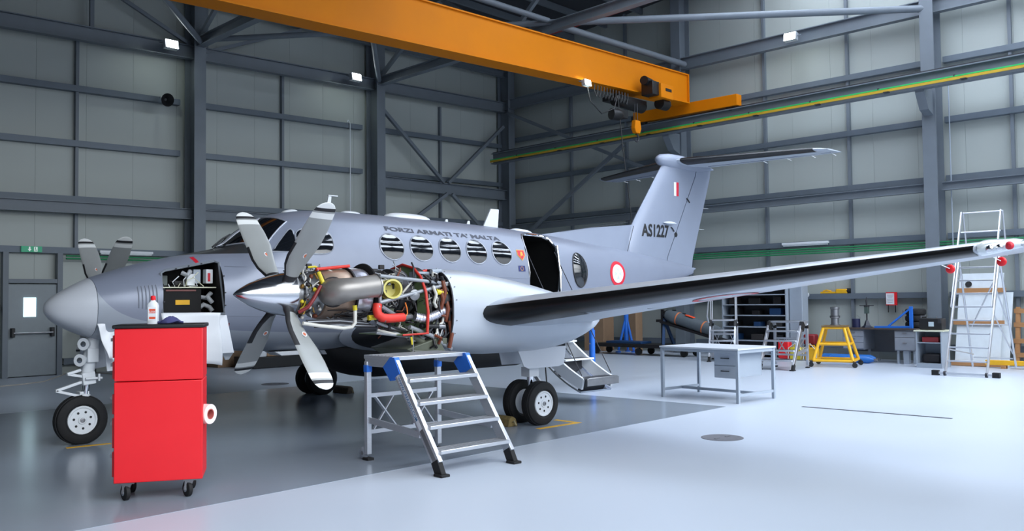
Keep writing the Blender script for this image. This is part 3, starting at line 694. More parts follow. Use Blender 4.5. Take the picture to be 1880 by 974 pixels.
def tire(q, c, R, w, mi=0):
    prof = [(-w*.36,R*.56),(-w*.5,R*.66),(-w*.5,R*.82),(-w*.40,R*.94),(-w*.2,R*.995),(0,R),(w*.2,R*.995),(w*.40,R*.94),(w*.5,R*.82),(w*.5,R*.66),(w*.36,R*.56)]
    q.lathe(prof, c, (0,1,0), 40, mi)
    for k in (-.25, -.08, .08, .25): q.lathe([(w*k-.004, R*.985), (w*k-.003, R*1.003), (w*k+.003, R*1.003), (w*k+.004, R*.985)], c, (0,1,0), 40, mi)
def wheel(parent, c, R, w, face):
    """tire with a white drilled hub; face = side of the outer hub face (-1 towards the viewer)"""
    q = MB(); tire(q, c, R, w); t_ = q.obj('tire', RUBBER, parent)
    q = MB(); f = face*w
    q.lathe([(-f*.40,R*.575),(f*.41,R*.575),(f*.46,R*.56),(f*.46,R*.51),(f*.405,R*.47),(f*.405,R*.18),(f*.46,R*.15),(f*.46,0.001)], c, (0,1,0), 32); hub = q.obj('wheel_hub', WHITEP, t_)
    for k in range(7):
        a = 2*math.pi*k/7+.3; q = MB(); q.cyl((c[0]+R*.33*math.cos(a), c[1]+f*.395, c[2]+R*.33*math.sin(a)), (c[0]+R*.33*math.cos(a), c[1]+f*.415, c[2]+R*.33*math.sin(a)), R*.05, 10); q.obj('hub_hole', BLK, t_)
    q = MB(); q.lathe([(f*.45,R*.10),(f*.52,R*.09),(f*.53,R*.05),(f*.49,R*.045)], c, (0,1,0), 16); q.obj('axle_nut', STEELB, t_)
    return t_
for side in (-1, 1):
    mg = MB(); Y = side*YE
    mg.tube([(4.58, Y, 1.2), (4.58, Y, .62)], .062, 14); mg.box((4.58, Y, .66), (.17,.15,.12)); gear = mg.obj('main_gear', WHITEP, plane)
    q = MB(); q.tube([(4.58, Y, .62), (4.58, Y, .27)], .042, 14); q.obj('oleo_piston', CHROME, gear)
    q = MB(); q.tube([(4.58, Y-.2, .27), (4.58, Y+.2, .27)], .04, 12); q.tube([(4.58, Y, .34),(4.58, Y, .22)], .06, 12); q.obj('axle', WHITEP, gear)
    q = MB(); q.bar((4.66, Y, .62), (4.80, Y, .46), .07, .02); q.bar((4.80, Y, .46), (4.64, Y, .30), .07, .02); q.obj('torque_link', WHITEP, gear, smooth=0)
    q = MB(); q.tube([(4.66, Y-.05, .85), (4.80, Y-.06, .7), (4.83, Y-.05, .5), (4.72, Y-.04, .3)], .009, 6); q.obj('brake_hose', BLACKP, gear)
    for dy in (-.172, .172): wheel(gear, (4.58, Y+dy, .272), .277, .168, -1 if dy < 0 else 1)
# nose gear
ng = MB(); ng.tube([(.14,0,1.25),(.09,0,.92),(.06,0,.70)], [.075,.075,.06], 14); ng.box((.07,0,.74), (.14,.15,.14), R=Matrix.Rotation(-.12,3,'Y')); ng.box((.10,-.03,1.0), (.12,.16,.16)); ngear = ng.obj('nose_gear', WHITEP, plane, bevel=.008)
q = MB(); q.tube([(.06,0,.70),(.035,0,.50)], .042, 14); q.obj('oleo_piston', CHROME, ngear)
q = MB(); q.tube([(.045,0,.565),(.03,0,.49)], .062, 14)
for dy in (.115,): q.bar((.03, dy, .55), (0, dy, .27), .02, .075)
q.box((.032,.045,.575), (.1,.16,.035)); q.tube([(0,-.06,.272),(0,.13,.272)], .022, 10); q.obj('wheel_fork', WHITEP, ngear, bevel=.004)
for pts in ([(.0,-.02,.70),(-.27,-.02,.62)], [(-.27,-.02,.62),(.02,-.02,.53)], [(.02,-.03,.76),(-.16,-.05,.80)], [(-.16,-.05,.80),(-.02,-.06,.84)]):
    q = MB(); q.bar(pts[0], pts[1], .05, .03); q.obj('torque_link', WHITEP, ngear, smooth=0, bevel=.005)
q = MB(); q.tube([(.02,-.1,.74),(.2,-.1,.74)], .014, 8); q.tube([(.16,-.12,.71),(.16,-.12,.79)], .012, 8); q.obj('tow_pin', WHITEP, ngear)
for c in ((.02,-.06,1.13),(-.02,-.07,.95)):
    q = MB(); q.lathe([(-.06,.02),(-.02,.06),(.03,.07)], c, (-.75,-.66,0), 18); hl = q.obj('landing_light', WHITEP, ngear); q = MB(); q.lathe([(.026,.064),(.034,.001)], c, (-.75,-.66,0), 18); q.obj('lamp_lens', CHROME, hl)
q = MB(); q.prism([(.17,-.24,1.16),(.52,-.24,1.10),(.52,-.26,.86),(.2,-.26,.82)], (0,.012,0)); q.obj('gear_door', PALE, plane, smooth=0)
q = MB(); q.prism([(.06,.24,1.2),(.5,.24,1.1),(.5,.26,.86),(.08,.26,.80)], (0,.012,0)); q.obj('gear_door', PALE, plane, smooth=0)
wheel(ngear, (0, 0, .275), .28, .172, -1)

# ---- tail
def sym(t, n=14): 
    xs = [.5*(1-math.cos(math.pi*i/n)) for i in range(n+1)]; f = lambda x: 5*t*(.2969*math.sqrt(x)-.126*x-.3516*x*x+.2843*x**3-.1036*x**4)
    return [(x, f(x)) for x in xs[::-1]]+[(x, -f(x)) for x in xs[1:-1]]
def fin_bounds(z): return float(np.interp(z, [2.2, 2.45, 3.0, 4.28], [9.40, 9.58, 9.90, 10.92])), float(np.interp(z, [2.3, 4.2], [10.86, 12.02])), float(np.interp(z, [2.3, 4.2], [11.86, 12.60]))
def fin_y(x, z):
    l, hg, te = fin_bounds(z); c = te-l; xx = min(max((x-l)/c, .001), .999); return -c*5*.10*(.2969*math.sqrt(xx)-.126*xx-.3516*xx*xx+.2843*xx**3-.1036*xx**4)
q = MB(); rud = MB(); R1, R2 = [], []
for z in [2.1]+list(np.linspace(2.2, 4.28, 12)):
    l, hg, te = fin_bounds(z); n = 14
    xs = [l+(hg-.012-l)*.5*(1-math.cos(math.pi*i/n)) for i in range(n+1)]
    R1.append([(x, fin_y(x, z), z) for x in xs]+[(x, -fin_y(x, z), z) for x in xs[::-1][:-1]])
    xs = np.linspace(hg+.012, te, 8)
    R2.append([(x, fin_y(x, z), z) for x in xs]+[(x, -fin_y(x, z), z) for x in xs[::-1]])
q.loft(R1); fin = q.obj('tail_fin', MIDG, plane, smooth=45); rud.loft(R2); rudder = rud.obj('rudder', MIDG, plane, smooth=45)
q = MB(); q.loft([[(x, s_*w_, z) for s_, z in ((-1, zb_), (-.5, (zb_+zt_)/2), (-.15, zt_), (.15, zt_), (.5, (zb_+zt_)/2), (1, zb_))] for x, zb_, zt_, w_ in ((7.35, 2.55, 2.68, .03), (7.9, 2.5, 2.755, .06), (8.66, 2.45, 2.865, .08), (9.4, 2.4, 2.93, .09), (10.0, 2.4, 2.99, .09))]); q.obj('dorsal_fin', MIDG, plane, smooth=45)
def on_fin(x0, z0): return lambda a, b: (x0+a+b*.06, fin_y(x0+a, z0+b)-.006, z0+b)
text_on('AS1227', .33, on_fin(10.10, 2.775), 'serial_number', BLK, fin, bold=.010, sx=.80)
q = MB(); q.lathe([(0,.05),(.004,.05)], (11.2, fin_y(11.2,2.84)-.006, 2.84), (0,-1,0), 16); q.obj('black_dot', BLK, rudder)
for x0, x1, m_ in ((11.14,11.225,WHT),(11.225,11.31,REDM)):
    q = MB(); q.add([(x+.0*z, fin_y(x, z)-.006, z) for z in (3.62, 3.72, 3.9) for x in (x0+(z-3.6)*.03, x1+(z-3.6)*.03)], [(0,1,3,2),(2,3,5,4)]); q.obj('flag', m_, fin, smooth=0, fixn=False)
q = MB(); R_ = []
for t in np.linspace(0, 1, 9): R_.append([(10.72+.45*t, -.12-.05*math.sin(math.pi*min(1, t+.05))*math.cos(a)-.03, 3.06+.03*math.sin(math.pi*min(1, t+.05))*math.sin(a)) for a in np.linspace(0, 2*math.pi, 11)[:-1]])
q.loft(R_); q.obj('vane_fairing', WHITEP, fin)
for z, dx in ((3.45,.0),(3.0,.0)): 
    te = fin_bounds(z)[2]; q = MB(); q.tube([(te, 0, z), (te+.18, 0, z)], .004, 5); q.obj('static_wick', WHITEP, rudder)
for x, z in ((11.02,2.98),(11.6,3.6)): 
    q = MB(); q.tube([(x, fin_y(x,z)-.01, z), (x+.05, fin_y(x,z)-.015, z-.03), (x+.1, fin_y(x,z)-.01, z-.08)], .012, 6); q.obj('hinge_arm', BLK, rudder)
q = MB(); q.tube([(11.55, -.02, 2.1), (11.75, -.02, 2.14), (11.95,-.01,2.17)], [.08, .06, .015], 12); q.obj('tail_cone', MIDG, plane)
q = MB(); q.lathe([(0,.01),(.03,.06),(.12,.11),(.35,.15),(.7,.16),(1.2,.14),(1.6,.09),(1.98,.01)], (10.72,0,4.335), (1,0,-.02), 24); q.obj('tail_bullet', MIDG, plane)
def stab_sec(a, side):
    LE = 11.12+a*.36; TE = float(np.interp(a, [0, 2.7, 2.8], [12.58, 12.88, 12.84])); LE = LE+(.12 if a > 2.75 else 0); c = TE-LE; th = float(np.interp(a, [0, 2.6, 2.81], [.11, .10, .04]))
    return [Vector((LE+c*x, side*a, 4.335+c*zz*1.0)) for x, zz in sym(th)]
for side in (-1, 1):
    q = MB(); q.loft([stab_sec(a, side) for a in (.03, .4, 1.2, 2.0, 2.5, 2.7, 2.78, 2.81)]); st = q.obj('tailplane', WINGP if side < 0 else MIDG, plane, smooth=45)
    strip([stab_sec(a, side) for a in np.linspace(.22, 2.62, 8)], 10, 18, .006, 'deicing_boot', BOOT, st)
    for a in (1.2, 1.7, 2.2, 2.6):
        p = stab_sec(a, side)[0]; q = MB(); q.tube([p, p+Vector((.16,0,-.02))], .004, 5); q.obj('static_wick', WHITEP, st)
    q = MB(); q.tube([stab_sec(a, side)[22]+Vector((0,0,-.003)) for a in (.3, 1.2, 2.0, 2.72)], .006, 5); q.obj('hinge_line', MATS['joint_line'], st)
q = MB(); q.tube([(7.9,-.02,2.76),(9.75,-.04,3.02)], .004, 5); q.obj('aerial_wire', BLK, plane)
q = MB(); q.tube([(9.55,-.16,2.38),(9.85,-.10,2.95)], .006, 5); q.sphere((9.55,-.17,2.38), .018, 8); q.obj('aerial_wire', BLK, plane)
# ---- airstair door, hanging open
DARKG = mat('step_tread', (44,46,52), .5)
st = thing('airstair', None, None); st.parent = plane
def stair_pt(t, x):   # t 0 at the sill, 1 at the foot
    y = -.74-1.10*t; z = 1.12-1.0*t+.28*t*t*.95
    return Vector((x, y, z))
for x in (6.46, 7.12):
    q = MB(); R_ = []
    for t in np.linspace(0, 1, 14):
        p = stair_pt(t, x); w_ = .16+.04*math.sin(math.pi*t)
        R_.append([p+Vector((-.02, 0, 0)), p+Vector((.02, 0, 0)), p+Vector((.02, .04, -w_)), p+Vector((-.02, .04, -w_))])
    q.loft(R_); q.obj('stair_side', WHITEP, st, smooth=50)
q = MB(); q.loft([[stair_pt(t, 6.44)+Vector((0,.05,-.19-.03*math.sin(math.pi*t))), stair_pt(t, 7.14)+Vector((0,.05,-.19-.03*math.sin(math.pi*t))), stair_pt(t, 7.14)+Vector((0,.06,-.215-.03*math.sin(math.pi*t))), stair_pt(t, 6.44)+Vector((0,.06,-.215-.03*math.sin(math.pi*t)))] for t in np.linspace(0, 1, 14)]); q.obj('stair_skin', CHROME, st, smooth=50)
for t in (.22, .55, .98):
    p = stair_pt(t, 6.79); q = MB(); q.box((p.x, p.y-.02, p.z-.01), (.66, .2, .03)); tr = q.obj('tread', WHITEP if t < .9 else STEELB, st, bevel=.006)
    q = MB(); q.box((p.x, p.y+.0, p.z+.008), (.5, .14, .006)); q.obj('tread_grip', DARKG, tr, smooth=0)
    q = MB(); q.box((p.x, p.y+.12, p.z-.1), (.58, .02, .16)); q.obj('riser', DARKG, st, smooth=0)
p = stair_pt(1, 6.79); q = MB(); q.box((p.x, p.y-.08, p.z-.05), (.72, .03, .11)); q.obj('foot_plate', STEELB, st, bevel=.006)
for x, z in ((6.47, 2.35), (7.14, 2.35)):
    q = MB(); q.tube([(x, side_y(x, z)+.02, z), stair_pt(.95, x)+Vector((0,0,.02))], .007, 6); q.obj('door_cable', DSTEEL, st)
q = MB(); q.tube([(7.10,-.70,2.45),(7.13,-.74,2.0),(7.12,-.76,1.6)], .02, 8); q.obj('door_seal_tube', CHROME, st)
dp_ = [(7.15,1.2)]+[(x, z) for x, z in dpoly[::-1] if z > 1.2]+[(6.44,1.2)]
q = MB(); q.tube([(x, side_y(x, z)-.004, z) for x, z in dp_], .016, 8); fr = q.obj('door_frame', STEELB, plane)
q = MB(); q.tube([(x+.03, side_y(x, z)+.01, z) for x, z in [(6.6,2.63),(7.05,2.615),(7.14,2.56),(7.165,2.4),(7.135,2.0),(7.13,1.3)]], .032, 10); q.obj('door_seal', CHROME, fr)
# ------------------------------------------------------------------ propellers and the uncowled engine
BLADE = mat('blade_grey', (158,161,160), .34, .1, .04, 5); BLADEW = mat('blade_white', (228,230,228), .45); BLADEB = mat('blade_black', (34,34,37), .5)
def propeller(side, xprop=1.09, R=1.235):
    pr = thing('propeller', None, None); pr.parent = plane; c = Vector((xprop, side*YE, ZE))
    q = MB(); prof = [(x*.84, r) for x, r in [(0,.004),(.03,.03),(.09,.062),(.19,.108),(.31,.15),(.44,.185),(.57,.208),(.68,.222),(.72,.224),(.725,.2)]]
    q.lathe(prof, (xprop-.515, side*YE, ZE), (1,0,0), 40); q.obj('spinner', mat('polished_spinner', (226,228,234), .17, 1.0, .01, 3), pr, smooth=50)
    q = MB(); q.lathe([(.075,.225),(.085,.227),(.095,.225)], c, (1,0,0), 40); q.obj('spinner_band', STEELB, pr)
    q = MB(); q.lathe([(.09,.17),(.12,.17),(.13,.12),(.2,.12)], c, (1,0,0), 24); q.obj('hub', DSTEEL, pr)
    for k in range(4):
        a = math.radians(45+90*k+(1.5 if side < 0 else 2.5)); d = Vector((0, math.cos(a), math.sin(a))); tn = Vector((0, -math.sin(a), math.cos(a)))
        st_ = [(.12,.11,.09,0),(.2,.12,.085,0),(.28,.145,.07,0),(.4,.2,.045,-.02),(.52,.235,.036,-.02),(.7,.262,.03,0),(.9,.262,.024,.005),(R-.20,.245,.018,.005),(R-.13,.235,.016,.005),(R-.11,.225,.015,.005),(R-.07,.205,.013,.005),(R-.03,.15,.011,.005),(R-.008,.085,.009,.005),(R,.03,.006,.005)]
        rings_ = []; n = 20
        for r_, ch, th, dx in st_:
            be = math.radians(float(np.interp(r_, [.12, .5, 1.2], [22, 14, 2])))
            cx = Vector((1, 0, 0))*math.cos(be)+tn*math.sin(be); nn = Vector((1,0,0))*(-math.sin(be))+tn*math.cos(be)
            ring_ = []
            for j in range(n):
                t = 2*math.pi*j/n; ring_.append(c+d*r_+cx*(dx+ch/2*math.cos(t))+nn*(th/2*math.sin(t)*(1-.25*math.cos(t))))
            rings_.append(ring_)
        q = MB(); q.loft(rings_)
        for fi in range((len(st_)-1)*n):
            i, j = divmod(fi, n); lead = 8 <= j <= 12
            if i in (7, 9): pass
            q.mi[fi] = 1 if i in (7, 10, 11, 12) else (2 if (i < 5 and lead) or i < 2 or i == 9 else 0)
        q.mi[-1] = 1; b = q.obj('blade', [BLADE, BLADEW, BLADEB], pr, smooth=50)
        for s_ in (-1, 1):
            cc = c+d*.56+Vector((.03,0,0))+tn*s_*.021
            for rr, m_, off in ((.034, WHT, .0), (.022, mat('orange_marking', (206,120,90), .5), .0012)):
                q = MB(); q.add([cc+d*rr*math.cos(t)+Vector((1,0,0))*rr*.7*math.sin(t)+tn*s_*off for t in np.linspace(0, 2*math.pi, 17)[:-1]], [tuple(range(16))]); q.obj('maker_mark', m_, b, smooth=0, fixn=False)
    return pr
propeller(-1); propeller(1)
eng = thing('engine', None, None); eng.parent = plane
AX = Vector((0, -YE, ZE))
def ep(o, x): return (x, -YE, ZE)
def ey(px, py, Y=-2.95): return at_plane(px, py, Vector((0, 1, 0)), Y)
TAN = mat('heat_tinted_steel', (186,158,132), .4, .6, .12, 5, rgb2=(138,122,116)); CASE = mat('engine_case', (140,142,146), .4, .6, .1, 8); FOIL = mat('foil_blanket', (214,214,226), .3, .8, .08, 14, bump=.4)
SOOT = MATS['sooty_metal']; EXH = mat('exhaust_steel', (150,146,142), .42, .55, .08, 7); GREENZ = mat('zinc_green', (122,146,100), .5, 0, .1, 8); REDH = mat('red_silicone', (214,52,40), .5); REDE = mat('red_edge', (196,48,36), .5)
ORNG = mat('brown_orange_hose', (112,56,34), .5); YELH = mat('yellow_fitting', (214,196,48), .45); CRM = mat('cream_duct', (206,196,108), .5); WIRE = mat('white_sleeve', (206,204,196), .55); OLIVE = mat('olive_metal', (92,96,82), .55, .2, .1, 7)
def E_(name, mb, m_, **k): return mb.obj(name, m_, eng, **k)
def lathe_x(name, prof, m_, n=32): q = MB(); q.lathe([(x, r) for x, r in prof], (0, -YE, ZE), (1,0,0), n); return E_(name, q, m_, smooth=40)
lathe_x('reduction_gearbox', [(1.14,.12),(1.16,.17),(1.24,.18),(1.25,.215),(1.28,.215),(1.29,.19),(1.40,.21),(1.43,.24),(1.455,.24),(1.46,.2)], CASE)
for k in range(24):
    a = 2*math.pi*k/24; q = MB(); q.cyl((1.24,-YE+.2*math.cos(a),ZE+.2*math.sin(a)), (1.295,-YE+.2*math.cos(a),ZE+.2*math.sin(a)), .011, 6); E_('bolt', q, DSTEEL)
lathe_x('exhaust_case', [(1.455,.22),(1.47,.255),(1.55,.275),(1.70,.275),(1.8,.265),(1.82,.25)], TAN)
lathe_x('case_flange', [(1.81,.25),(1.81,.285),(1.83,.285),(1.83,.25)], SOOT)
lathe_x('combustor_case', [(1.83,.25),(1.9,.268),(2.02,.268),(2.04,.24)], FOIL)
lathe_x('seal_ring', [(2.04,.24),(2.04,.325),(2.055,.33),(2.06,.325),(2.06,.24)], SOOT, 40)
lathe_x('compressor_case', [(2.05,.21),(2.2,.2),(2.4,.19),(2.5,.21),(2.62,.22)], CASE)
lathe_x('inlet_screen', [(2.36,.19),(2.37,.275),(2.52,.275),(2.53,.19)], DSTEEL)
lathe_x('accessory_gearbox', [(2.63,.26),(2.66,.3),(2.76,.3),(2.79,.26),(2.86,.24),(2.88,.18)], SOOT)
for s_ in (-1, 1):   # exhaust stacks
    if s_ < 0: P = [ey(606,536,-2.80), ey(610,536,-2.92), ey(618,535,-3.02), ey(634,532,-3.07), ey(655,529,-3.08), ey(692,524,-3.09)]
    else: P = [Vector((p.x, -2*YE-p.y, p.z)) for p in P]
    q = MB(); rr = [.138,.14,.136,.122,.114,.118]; q.tube(P, rr, 24, cap=False); q.tube([P[-1], P[-1]-(P[-1]-P[-2])*.4], [.114,.10], 24); stk = E_('exhaust_stack', q, EXH, smooth=60)
    q = MB(); dirn = (P[-1]-P[-2]).normalized(); q.lathe([(-.012,.118),(-.012,.125),(0,.127),(0,.118)], P[-1], dirn, 24); q.obj('stack_rim', STEELB, eng)
    q = MB(); q.lathe([(0,.138),(.0,.158),(.014,.158),(.014,.138)], P[0]+Vector((0,s_*.05,0)), (0,s_,0), 28); E_('stack_flange', q, SOOT)
# green bulkhead with a red rubber edge
XF = 2.60
arch = [(-3.06,1.22),(-3.08,1.45),(-3.04,1.68),(-2.95,1.84),(-2.82,1.94),(-2.615,1.985),(-2.40,1.94),(-2.27,1.84),(-2.19,1.68),(-2.15,1.45),(-2.17,1.22)]
q = MB(); outer = [Vector((XF, y, z)) for y, z in arch]; inn = [Vector((XF, -YE+(y+YE)*.56, ZE+(z-ZE)*.56)) for y, z in arch]
q.loft([outer, inn, [p+Vector((.012,0,0)) for p in inn], [p+Vector((.012,0,0)) for p in outer]], False, False, wrap=True); E_('bulkhead', q, GREENZ, smooth=0)
q = MB(); q.tube([(XF-.01, y, z) for y, z in arch], .016, 8); E_('bulkhead_edge', q, REDE)
q = MB(); q.prism([(2.28,-3.04,1.21),(2.60,-3.06,1.22),(2.60,-2.17,1.22),(2.28,-2.2,1.21)], (0,0,.012)); E_('bulkhead_tray', q, GREENZ, smooth=0)
q = MB(); q.tube([(2.27,-3.05,1.216),(2.60,-3.07,1.226)], .011, 6); E_('tray_edge', q, REDE)
for y, z in [(-3.0,1.3),(-3.01,1.42),(-3.0,1.55),(-2.97,1.68),(-2.9,1.8),(-2.8,1.88)]:
    q = MB(); q.sphere((XF-.006, y, z), .011, 6); E_('bulkhead_bolt', q, STEELB)
def T(name, pts, r, m_, n=10): q = MB(); q.tube(pts, r, n); return E_(name, q, m_)
MNT = mat('mount_tube', (150,154,160), .4, .3, .06, 9)
T('mount_tube', [ey(697,506,-3.0), ey(825,521,-2.98)], .02, MNT); T('mount_tube', [ey(697,555,-3.0), ey(770,535,-3.0), ey(822,521,-2.98)], .02, MNT)
T('mount_tube', [ey(697,506,-3.0), ey(698,556,-3.0)], .018, MNT); T('mount_tube', [ey(700,562,-2.95), ey(725,578,-2.9)], .024, MNT)
T('mount_tube', [ey(752,600,-2.98), ey(790,615,-2.98), ey(828,640,-2.95)], .026, MNT); T('mount_tube', [ey(758,614,-2.85), ey(824,637,-2.85)], .022, MNT); T('mount_tube', [ey(690,592,-2.9), ey(735,607,-2.9)], .018, MNT)
q = MB(); q.box(ey(822,521,-2.98), (.11,.05,.05)); E_('mount_foot', q, STEELB, bevel=.006)
T('red_hose', [ey(693,558,-3.02), ey(692,568,-3.03), ey(694,577,-3.04), ey(702,583,-3.05), ey(714,584,-3.05), ey(740,582,-3.02)], .048, REDH, 16)
for p in (ey(693,564,-3.03), ey(705,584,-3.05), ey(738,582,-3.02)):
    q = MB(); q.sphere(p, .052, 10, sc=(.35,.9,.9)); E_('hose_clamp', q, STEELB)
T('hose_neck', [ey(741,582,-3.02), ey(754,581,-2.98)], .034, STEELB, 12)
q = MB(); pts = [ey(762,581,-3.0), ey(775,584,-3.02), ey(788,583,-3.02), ey(800,578,-3.01), ey(812,571,-2.98), ey(824,567,-2.95)]
pp = []; rr = []
for i in range(40):
    t = i/39*5; k = min(int(t), 4); pp.append(pts[k].lerp(pts[k+1], t-k)); rr.append(.047+.005*math.sin(i*2.3)+rnd(-.003,.003))
q.tube(pp, rr, 14); E_('foil_wrapped_duct', q, FOIL, smooth=80)
# yellow air duct facing the viewer
a_, b_ = ey(708,533,-2.78), ey(721,530,-3.02)
q = MB(); dv = (b_-a_).normalized(); L_ = (b_-a_).length
q.lathe([(0,.11),(L_*.55,.11),(L_*.6,.098),(L_,.1),(L_+.01,.105),(L_+.012,.085),(L_*.5,.07),(L_*.45,.001)], a_, dv, 28); E_('air_duct', q, CRM, smooth=40)
T('duct_ring', [a_+dv*.03+Vector((.1*math.cos(t),0,.115*math.sin(t)+.0)) for t in np.linspace(0,2*math.pi,17)], .014, WIRE)
T('white_pipe', [ey(556,593,-2.95), ey(590,598,-2.95), ey(630,602,-2.95), ey(646,600,-2.97), ey(652,592,-2.98), ey(652,566,-2.98)], .019, WIRE); T('pipe_collar', [ey(652,569,-2.98), ey(651,560,-2.98)], .024, YELH)
T('red_tube', [ey(580,494,-2.75), ey(610,491,-2.75), ey(641,488,-2.72)], .017, REDH)
T('yellow_strap', [ey(585,500,-2.83), ey(590,512,-2.87), ey(595,523,-2.9)], .022, YELH)
T('red_link', [ey(589,524,-2.95), ey(576,548,-2.96), ey(566,563,-2.95), ey(548,573,-2.9)], .019, mat('maroon_link', (122,34,34), .45))
for k in range(6): T('long_pipe', [ey(562+3*k,588+2.4*k,-2.86), ey(625,586+2.6*k,-2.88), ey(672+4*k,592+1.5*k,-2.88)], .008, (DSTEEL, MNT, SOOT)[k % 3], 8)
T('top_rod', [ey(556,498,-2.6), ey(640,493,-2.6), ey(700,497,-2.6)], .01, STEELB, 8)
for k in range(5):
    p = ey(*(( 688,497),(700,490),(556,492),(566,488),(608,494))[k], -2.62); q = MB(); q.box(p, (.06,.05,.05), rnd(-.5,.5)); E_('top_fitting', q, (DSTEEL, SOOT, CASE)[k % 3], bevel=.006)
# wiring and small lines round the gearbox
COLS = [YELH, SOOT, WIRE, DSTEEL, ORNG, STEELB, CASE, mat('brass', (170,132,70), .35, .8)]
for k in range(80):
    a = rnd(-.3, 4.4); r0 = rnd(.21,.29); x0 = rnd(1.16,1.44); x1 = x0+rnd(-.05,.18); a1 = a+rnd(-.6,.6)
    f = lambda x, aa, r: Vector((x, -YE-r*math.cos(aa-.6), ZE+r*math.sin(aa-.6)))
    T('harness_line', [f(x0, a, r0), f((x0+x1)/2, (a+a1)/2, r0+rnd(.0,.04)), f(x1, a1, r0+rnd(-.03,.02))], rnd(.005,.012), COLS[k % 8], 6)
for k in range(34):
    a = rnd(-.6, 2.9); p = f(rnd(1.18,1.44), a, rnd(.22,.27)); q = MB(); q.lathe([(-.02,.014),(-.005,.022),(.02,.018),(.03,.008)], p, (rnd(-1,1),-1,rnd(-1,1)), 8); E_('fitting', q, COLS[(k*3+1) % 8])
# rear accessory bay packed with lines and units
for k in range(110):
    x0, y0, z0 = rnd(2.66,2.98), rnd(-3.03,-2.6), rnd(1.08,1.84); dx, dz = rnd(-.16,.16), rnd(-.22,.22)
    if rnd(0,1) < .45: dx = rnd(-.04,.04); dz = rnd(.12,.3)*random.choice((-1,1))
    x1, z1 = min(max(x0+dx,2.64),3.03), min(max(z0+dz,1.06),1.86)
    T('hose', [(x0,y0,z0), ((x0+x1)/2+rnd(-.03,.03), y0-rnd(0,.05), (z0+z1)/2+rnd(-.02,.02)), (x1, y0+rnd(-.05,.05), z1)], rnd(.006,.02), (SOOT, DSTEEL, WIRE, ORNG, STEELB, SOOT, BLACKP, MNT)[k % 8], 7)
for k in range(26):
    c = (rnd(2.68,2.98), rnd(-2.98,-2.5), rnd(1.1,1.82)); q = MB()
    if k % 2: q.box(c, (rnd(.05,.12), rnd(.05,.1), rnd(.05,.1)), rnd(-.3,.3))
    else: q.lathe([(-.05,.03),(.0,.045),(.05,.04),(.06,.015)], c, (rnd(-.4,.4),-1,rnd(-.4,.4)), 12)
    E_('accessory_unit', q, (SOOT, DSTEEL, CASE, BLACKP, OLIVE)[k % 5], bevel=.004 if k % 2 else 0)
for x, z0, z1 in ((2.86,1.80,1.55),(2.9,1.62,1.35),(2.95,1.35,1.05),(2.83,1.7,1.48)):
    T('brown_hose', [(x,-3.0,z0),(x+.01,-3.03,(z0+z1)/2),(x-.005,-3.0,z1)], .024, ORNG, 10)
for p, d, m_ in ((ey(806,536,-3.0),(1,-.1,-.1),YELH),(ey(797,498,-2.9),(1,0,.1),GREYP)):
    q = MB(); q.lathe([(-.04,.03),(.05,.03),(.055,.02),(.1,.02)], p, d, 12); E_('coupling', q, m_)
T('pale_line', [ey(795,525,-3.02), ey(801,540,-3.04), ey(797,555,-3.03), ey(801,563,-3.0)], .018, WIRE); T('pale_line', [ey(815,578,-3.0), ey(812,592,-3.0), ey(803,597,-3.0), ey(802,610,-3.0), ey(797,618,-3.0)], .014, WIRE)
T('drain_pipe', [ey(772,598,-3.0), ey(804,599,-3.0)], .026, BLACKP, 12); T('drain_pipe_end', [ey(804,599,-3.0), ey(815,599,-3.0)], .031, STEELB, 12)
q = MB(); q.box(ey(770,506,-2.8), (.2,.12,.09)); E_('igniter_box', q, GREYP, bevel=.008)
for k in range(4): T('terminal', [ey(757+8*k,511,-2.87), ey(757+8*k,517,-2.88)], .012, SOOT, 8)
T('red_line', [ey(765,500,-2.62), ey(785,496,-2.6), ey(797,502,-2.6)], .016, REDH)
q = MB(); q.lathe([(-.05,.05),(.0,.075),(.06,.075),(.08,.03)], ey(812,548,-2.95), (-.3,-1,.3), 16); E_('fuel_filter', q, SOOT)
q = MB(); q.lathe([(-.05,.05),(0,.06),(.05,.06),(.07,.02)], ey(758,541,-2.95), (-.2,-1,0), 14); E_('fuel_pump', q, CASE)
# lower duct and oil cooler scoop
q = MB(); q.prism([(2.36,-3.0,1.06),(2.78,-3.02,1.17),(2.9,-3.02,.98),(2.6,-2.98,.94)], (0,.7,0)); E_('lower_duct', q, OLIVE, smooth=0, bevel=.01)
q = MB(); q.prism([(2.42,-3.01,1.055),(2.86,-3.035,1.0),(2.62,-3.0,.955)], (0,.01,0)); E_('duct_plate', q, mat('grey_olive', (120,122,112), .5), smooth=0)
T('lower_pipe', [ey(745,610,-2.9), ey(775,628,-2.92), ey(800,648,-2.9)], .04, OLIVE, 12)
T('hanging_strap', [ey(757,604,-3.05), ey(759,630,-3.06), ey(758,652,-3.06)], .006, STEELB, 6); T('yellow_tag', [ey(755,618,-3.05), ey(757,632,-3.05)], .012, YELH, 6)
for k in range(10): T('lower_line', [ey(rnd(690,760),rnd(596,612),-2.9), ey(rnd(740,800),rnd(606,630),-2.93)], rnd(.008,.016), (DSTEEL, STEELB, SOOT, MNT, WIRE)[k % 5], 6)
T('yellow_bracket', [ey(676,583,-2.95), ey(690,582,-2.96)], .03, YELH, 6)
T('orange_loop', [ey(744,555,-3.06), ey(747,565,-3.06), ey(748,575,-3.06), ey(745,580,-3.06)], .007, mat('orange_cord', (220,120,40), .5), 6)
